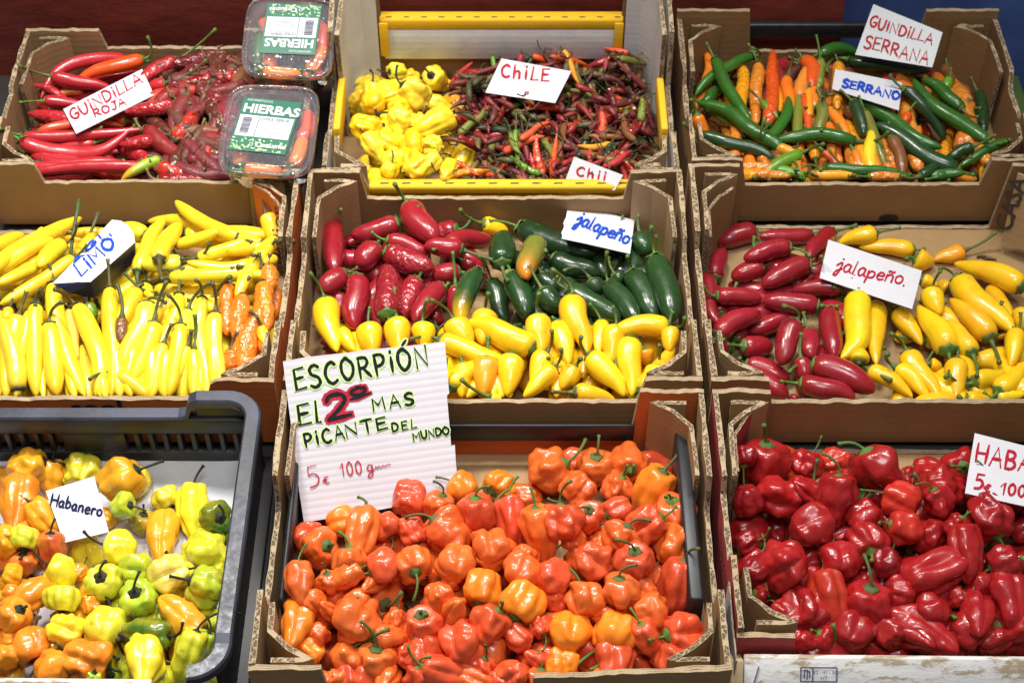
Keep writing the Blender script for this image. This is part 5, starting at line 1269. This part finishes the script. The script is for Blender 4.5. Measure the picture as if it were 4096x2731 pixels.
# ---------------------------------------------------------------- clear tubs of packed chiles
def tub(label, quad, zf, zb, lab, which):
    tl, tr, br, bl = pxs(*C1, quad)
    A, B, C_, D = at(*tl, zb), at(*tr, zb), at(*br, zf), at(*bl, zf)
    cen = (A + B + C_ + D) / 4; ax = ((B - A) + (C_ - D)) / 4; ay = ((A - D) + (B - C_)) / 4
    nn = ax.cross(ay).normalized()
    root = thing('plastic_tub', label, 'tub', cen - nn * .040)
    L = lambda x, y, z: cen + ax * x + ay * y + nn * z - root.location
    def se(a, e=5.0):
        c, s_ = math.cos(a), math.sin(a); return (math.copysign(abs(c) ** (2 / e), c), math.copysign(abs(s_) ** (2 / e), s_))
    def shell(name, rings):
        v, f = [], []; N = 64
        for sc, z in rings:
            for k in range(N):
                x, y = se(2 * math.pi * (k + .5) / N); v.append(L(x * sc, y * sc, z))
        for q in range(len(rings) - 1):
            for k in range(N): f.append((q * N + k, q * N + (k + 1) % N, (q + 1) * N + (k + 1) % N, (q + 1) * N + k))
        f.append(tuple((len(rings) - 1) * N + k for k in range(N)))
        return mk(name, v, f, M['clear'], root)
    lid = shell('lid', [(1.0, -.006), (1.0, -.001), (.985, .001), (.955, .001), (.945, -.001), (.925, -.0055), (.885, -.0055), (.865, .0015), (.845, .003), (.82, .003)])
    base = shell('tray', [(.985, -.0065), (.945, -.008), (.925, -.011), (.90, -.020), (.86, -.034), (.82, -.0395), (.76, -.040)])
    tabv = [L(.80 + .10 * math.cos(a), -.985 - .10 * math.sin(a), -.006) for a in np.linspace(0, math.pi, 9)] + [L(.80 + .10 * math.cos(a), -.985 - .10 * math.sin(a), -.0045) for a in np.linspace(0, math.pi, 9)]
    mk('pull_tab', tabv, [tuple(range(9)), tuple(range(17, 8, -1))] + [(i, i + 1, i + 10, i + 9) for i in range(8)], M['clear'], root, smooth=False)
    # label
    q = pxs(*C1, lab); O = cen + nn * .0042
    Q = [on_plane(*p, O, nn) for p in q]     # text top-left, top-right, bottom-right, bottom-left
    uvp = lambda u, v_, lf=0: (Q[3] * (1 - u) + Q[2] * u) * (1 - v_) + (Q[0] * (1 - u) + Q[1] * u) * v_ + nn * lf - root.location
    corner = [uvp(*c) for c in ((0, 0), (1, 0), (1, 1), (0, 1))]
    lb = mk('paper_label', corner + [c - nn * .0002 for c in corner], [(0, 1, 2, 3), (7, 6, 5, 4), (0, 4, 5, 1), (1, 5, 6, 2), (2, 6, 7, 3), (3, 7, 4, 0)], M['tub_green'], root, smooth=False)
    def quad_(nm, u0, v0, u1, v1, mat, lf): return mk(nm, [uvp(u0, v0, lf), uvp(u1, v0, lf), uvp(u1, v1, lf), uvp(u0, v1, lf)], [(0, 1, 2, 3)], M[mat], lb, smooth=False)
    quad_('white_field', .035, .27, .965, .665, 'paper', .0003)
    quad_('divider_line', .365, .27, .380, .665, 'tub_green', .0005)
    r = random.Random(9); v, f = [], []
    for _ in range(70):
        u, w_ = r.uniform(.03, .97), r.uniform(.015, .235) * (1 if r.random() < .8 else .9); a = r.uniform(0, 6.28); l, b = r.uniform(.02, .045), r.uniform(.008, .015)
        k0 = len(v); l2 = min(l, u - .005, .995 - u); ca, sa = math.cos(a), math.sin(a)
        for s_, t_2 in ((-1, 0), (0, .5), (1, 0), (0, -.5)):
            uu = u + (s_ * l * ca - t_2 * b * 2 * sa); vv_ = w_ + (s_ * l * sa + t_2 * b * 2 * ca)
            v.append(uvp(min(.995, max(.005, uu)), min(.262, max(.005, vv_)), .0003 + _ * 4e-6))
        f.append((k0, k0 + 1, k0 + 2, k0 + 3))
    mk('leaf_print', v, f, M['tub_leaf'], lb, smooth=False)
    v, f = [], []; x = .105
    y = .32
    while y < .62:
        b = r.choice((.004, .004, .008, .012)); k0 = len(v)
        for c in ((.10, y), (.255, y), (.255, y + b), (.10, y + b)): v.append(uvp(*c, .0005))
        f.append((k0, k0 + 1, k0 + 2, k0 + 3)); y += b + r.choice((.005, .006, .009))
    mk('barcode', v, f, M['navy_ink'], lb, smooth=False)
    uu, uv_ = (Q[2] - Q[3]), (Q[0] - Q[3])
    def tx(t, u, v_, hgt, mat, bold=0, wide=1.0, lf=.0006):
        o = printed(t, V((0, 0, 0)), V((1, 0, 0)), V((0, 1, 0)), 1, mat, lb, bold=bold, lift=0, name='label_text')
        for vt in o.data.vertices:
            c = vt.co; vt.co = uvp(u + c.x * hgt * wide * (uv_.length / uu.length), v_ + c.y * hgt, lf)
    tx('AROMÁTICAS', .07, .925, .060, 'paper'); tx('HIERBAS', .045, .715, .225, 'paper', .032, .97)
    tx('CHILE VERDE', .395, .595, .068, 'navy_ink', .006, 1.05)
    for i, s_ in enumerate(('INTENSIDAD MEDIO', 'Peso Neto 100g', 'Lavar antes de usar', 'Origen: Marruecos', 'Envasado por 40.47881/AL', 'Para Cultivar S.A.', 'GGN:4056186460780', 'www.cultivar.net', 'cultivar@cultivar.net')):
        tx(s_, .395 + (.08 if i > 6 else 0), .560 - i * .0335, .036, 'stamp', 0, 1.05)
    tx('Cozumel', .44, .085, .125, 'paper', .02, lf=.0012)
    cir = [uvp(.375 + .035 * math.cos(a), .12 + .035 * math.sin(a), .0011) for a in np.linspace(0, 6.28, 17)[:-1]] + [uvp(.375 + .024 * math.cos(a), .12 + .024 * math.sin(a), .0011) for a in np.linspace(0, 6.28, 17)[:-1]]
    mk('round_emblem', cir, [(i, (i + 1) % 16, 16 + (i + 1) % 16, 16 + i) for i in range(16)], M['paper'], lb, smooth=False)
    # chiles inside
    spots = [(-.62, .3, 1.75, .75, 'O'), (-.50, -.30, 1.5, .7, 'o'), (-.25, .1, 1.4, .9, 'G'), (.05, -.2, 1.7, .9, 'g'), (.62, .25, 1.5, .75, 'S'), (.70, -.30, 1.35, .8, 'o'), (.35, .1, 1.9, .8, 'G'),
             (-.05, -.68, .10, .8, 'o'), (.25, -.62, 2.2, .5, 'G'), (-.45, -.68, 2.4, .45, 'o'), (.35, .68, .2, .7, 'g'), (-.3, .66, 2.9, .6, 'G'), (.0, .45, .5, .7, 'O'), (-.70, .0, 1.6, .8, 'G'), (.56, -.05, 1.2, .8, 'O'), (-.1, -.74, 3.0, .6, 'O'), (.55, -.70, .6, .5, 'S'), (-.62, .66, .7, .5, 'o'), (.1, .74, 3.0, .6, 'S'), (-.68, -.62, 1.9, .45, 'g')]
    rr = random.Random(which)
    for i, (x, y, a, l, code) in enumerate(spots):
        a += rr.uniform(-.25, .25); x += rr.uniform(-.06, .06); y += rr.uniform(-.06, .06)
        lm = l * .5; dx, dy = math.cos(a) * lm, math.sin(a) * lm
        z = -.0145 if i in (0, 1, 4, 5, 7) else -.022 - .002 * (i % 3)
        w = lambda X, Y: L(max(-.72, min(.72, X)), max(-.72, min(.72, Y)), z) + root.location
        b, t = w(x - dx, y - dy), w(x + dx, y + dy)
        m_ = (b + t) / 2 + nn.cross((t - b)) * rr.uniform(-.12, .12)
        p = long_pepper('tub', 'packed_chile', 'chile', 'chile', 'limo', b, t, m_, .0086, code, b + (b - t).normalized() * .010, 'smooth', 'green', segs=12, n=18)
        p['group'] = 'chiles packed in the plastic tubs'
        register(p, 'tub%d' % which, code, 'chile', 'packed', (b + t) / 2)
tub('clear lidded tub of chiles lying nearest the long yellow chile crate, label upright', [(1535, 566), (2165, 580), (2085, 1195), (1440, 1160)], .108, .128, [(1642, 650), (2030, 692), (1915, 1042), (1530, 1002)], 1)
tub('clear lidded tub of chiles by the red board, its label upside down', [(1668, -30), (2272, -10), (2228, 540), (1600, 500)], .118, .150, [(2115, 372), (1745, 356), (1800, 24), (2166, 36)], 2)
CNAME['tub1'] = 'the upright labelled tub'; CNAME['tub2'] = 'the upside-down labelled tub'
# a few dry scraps the photo shows on the bare cardboard
for i, (px_, py_) in enumerate(((3960, 1040), (3985, 1060), (3930, 1030))):
    p = at(px_, py_, .0065)
    sv, sf, _ = sweep([p + V((-.006, 0, 0)), p + V((-.002, .002, .002)), p + V((.003, -.001, .002)), p + V((.007, .001, 0))], [.0012, .002, .0016, .0006], 6)
    o = mk('dry_scrap', sv, sf, M['stem'], None); o.color = (.14, .10, .05, 1)
    tag(o, 'small dry stalk scrap on the bare floor of the half empty crate', 'scrap', 'dry scraps on the crate floor')
# ---------------------------------------------------------------- a label for every pepper
ORD = 'first second third fourth fifth sixth seventh eighth ninth tenth eleventh twelfth thirteenth fourteenth fifteenth sixteenth seventeenth eighteenth nineteenth twentieth'.split()
ROWN = {1: ['only row'], 2: ['back row', 'front row'], 3: ['back row', 'middle row', 'front row'], 4: ['back row', 'second row', 'third row', 'front row'],
        5: ['back row', 'second row', 'middle row', 'fourth row', 'front row'], 6: ['back row', 'second row', 'third row', 'fourth row', 'fifth row', 'front row'], 7: ['back row', 'second row', 'third row', 'fourth row', 'fifth row', 'sixth row', 'front row']}
byk = {}
for root, cr, colw, kind, ex, c in REG:
    if not root.get('group'): root['group'] = 'peppers in ' + CNAME[cr]
    if ex == 'buried':
        root['label'] = f'{kind} half buried among the lower ones in {CNAME[cr]}'; root['group'] = root['group'] + ', lower layer'
    elif ex == 'shrivelled':
        root['label'] = f'shrivelled {colw} {kind} heaped loose in {CNAME[cr]}'; root['group'] = root['group'] + ', ' + colw
    else: byk.setdefault((cr, colw, kind), []).append((pix(c), root, ex))
for (cr, colw, kind), it in byk.items():
    n_ = len(it); R_ = max(1, min(7, round(math.sqrt(n_ / 2.2)))); it.sort(key=lambda q: q[0][1])
    for k in range(R_):
        row = sorted(it[k * n_ // R_:(k + 1) * n_ // R_], key=lambda q: q[0][0])
        for i, (_, root, ex) in enumerate(row):
            pos = 'alone' if len(row) == 1 else ORD[i] + ' from left'
            rn = ROWN[R_][k] + ', ' if R_ > 1 else ''
            if len(row) == 1 and R_ == 1: pos = 'the only one'
            root['label'] = f'{ex} {colw} {kind}, {rn}{pos}, in {CNAME[cr]}'
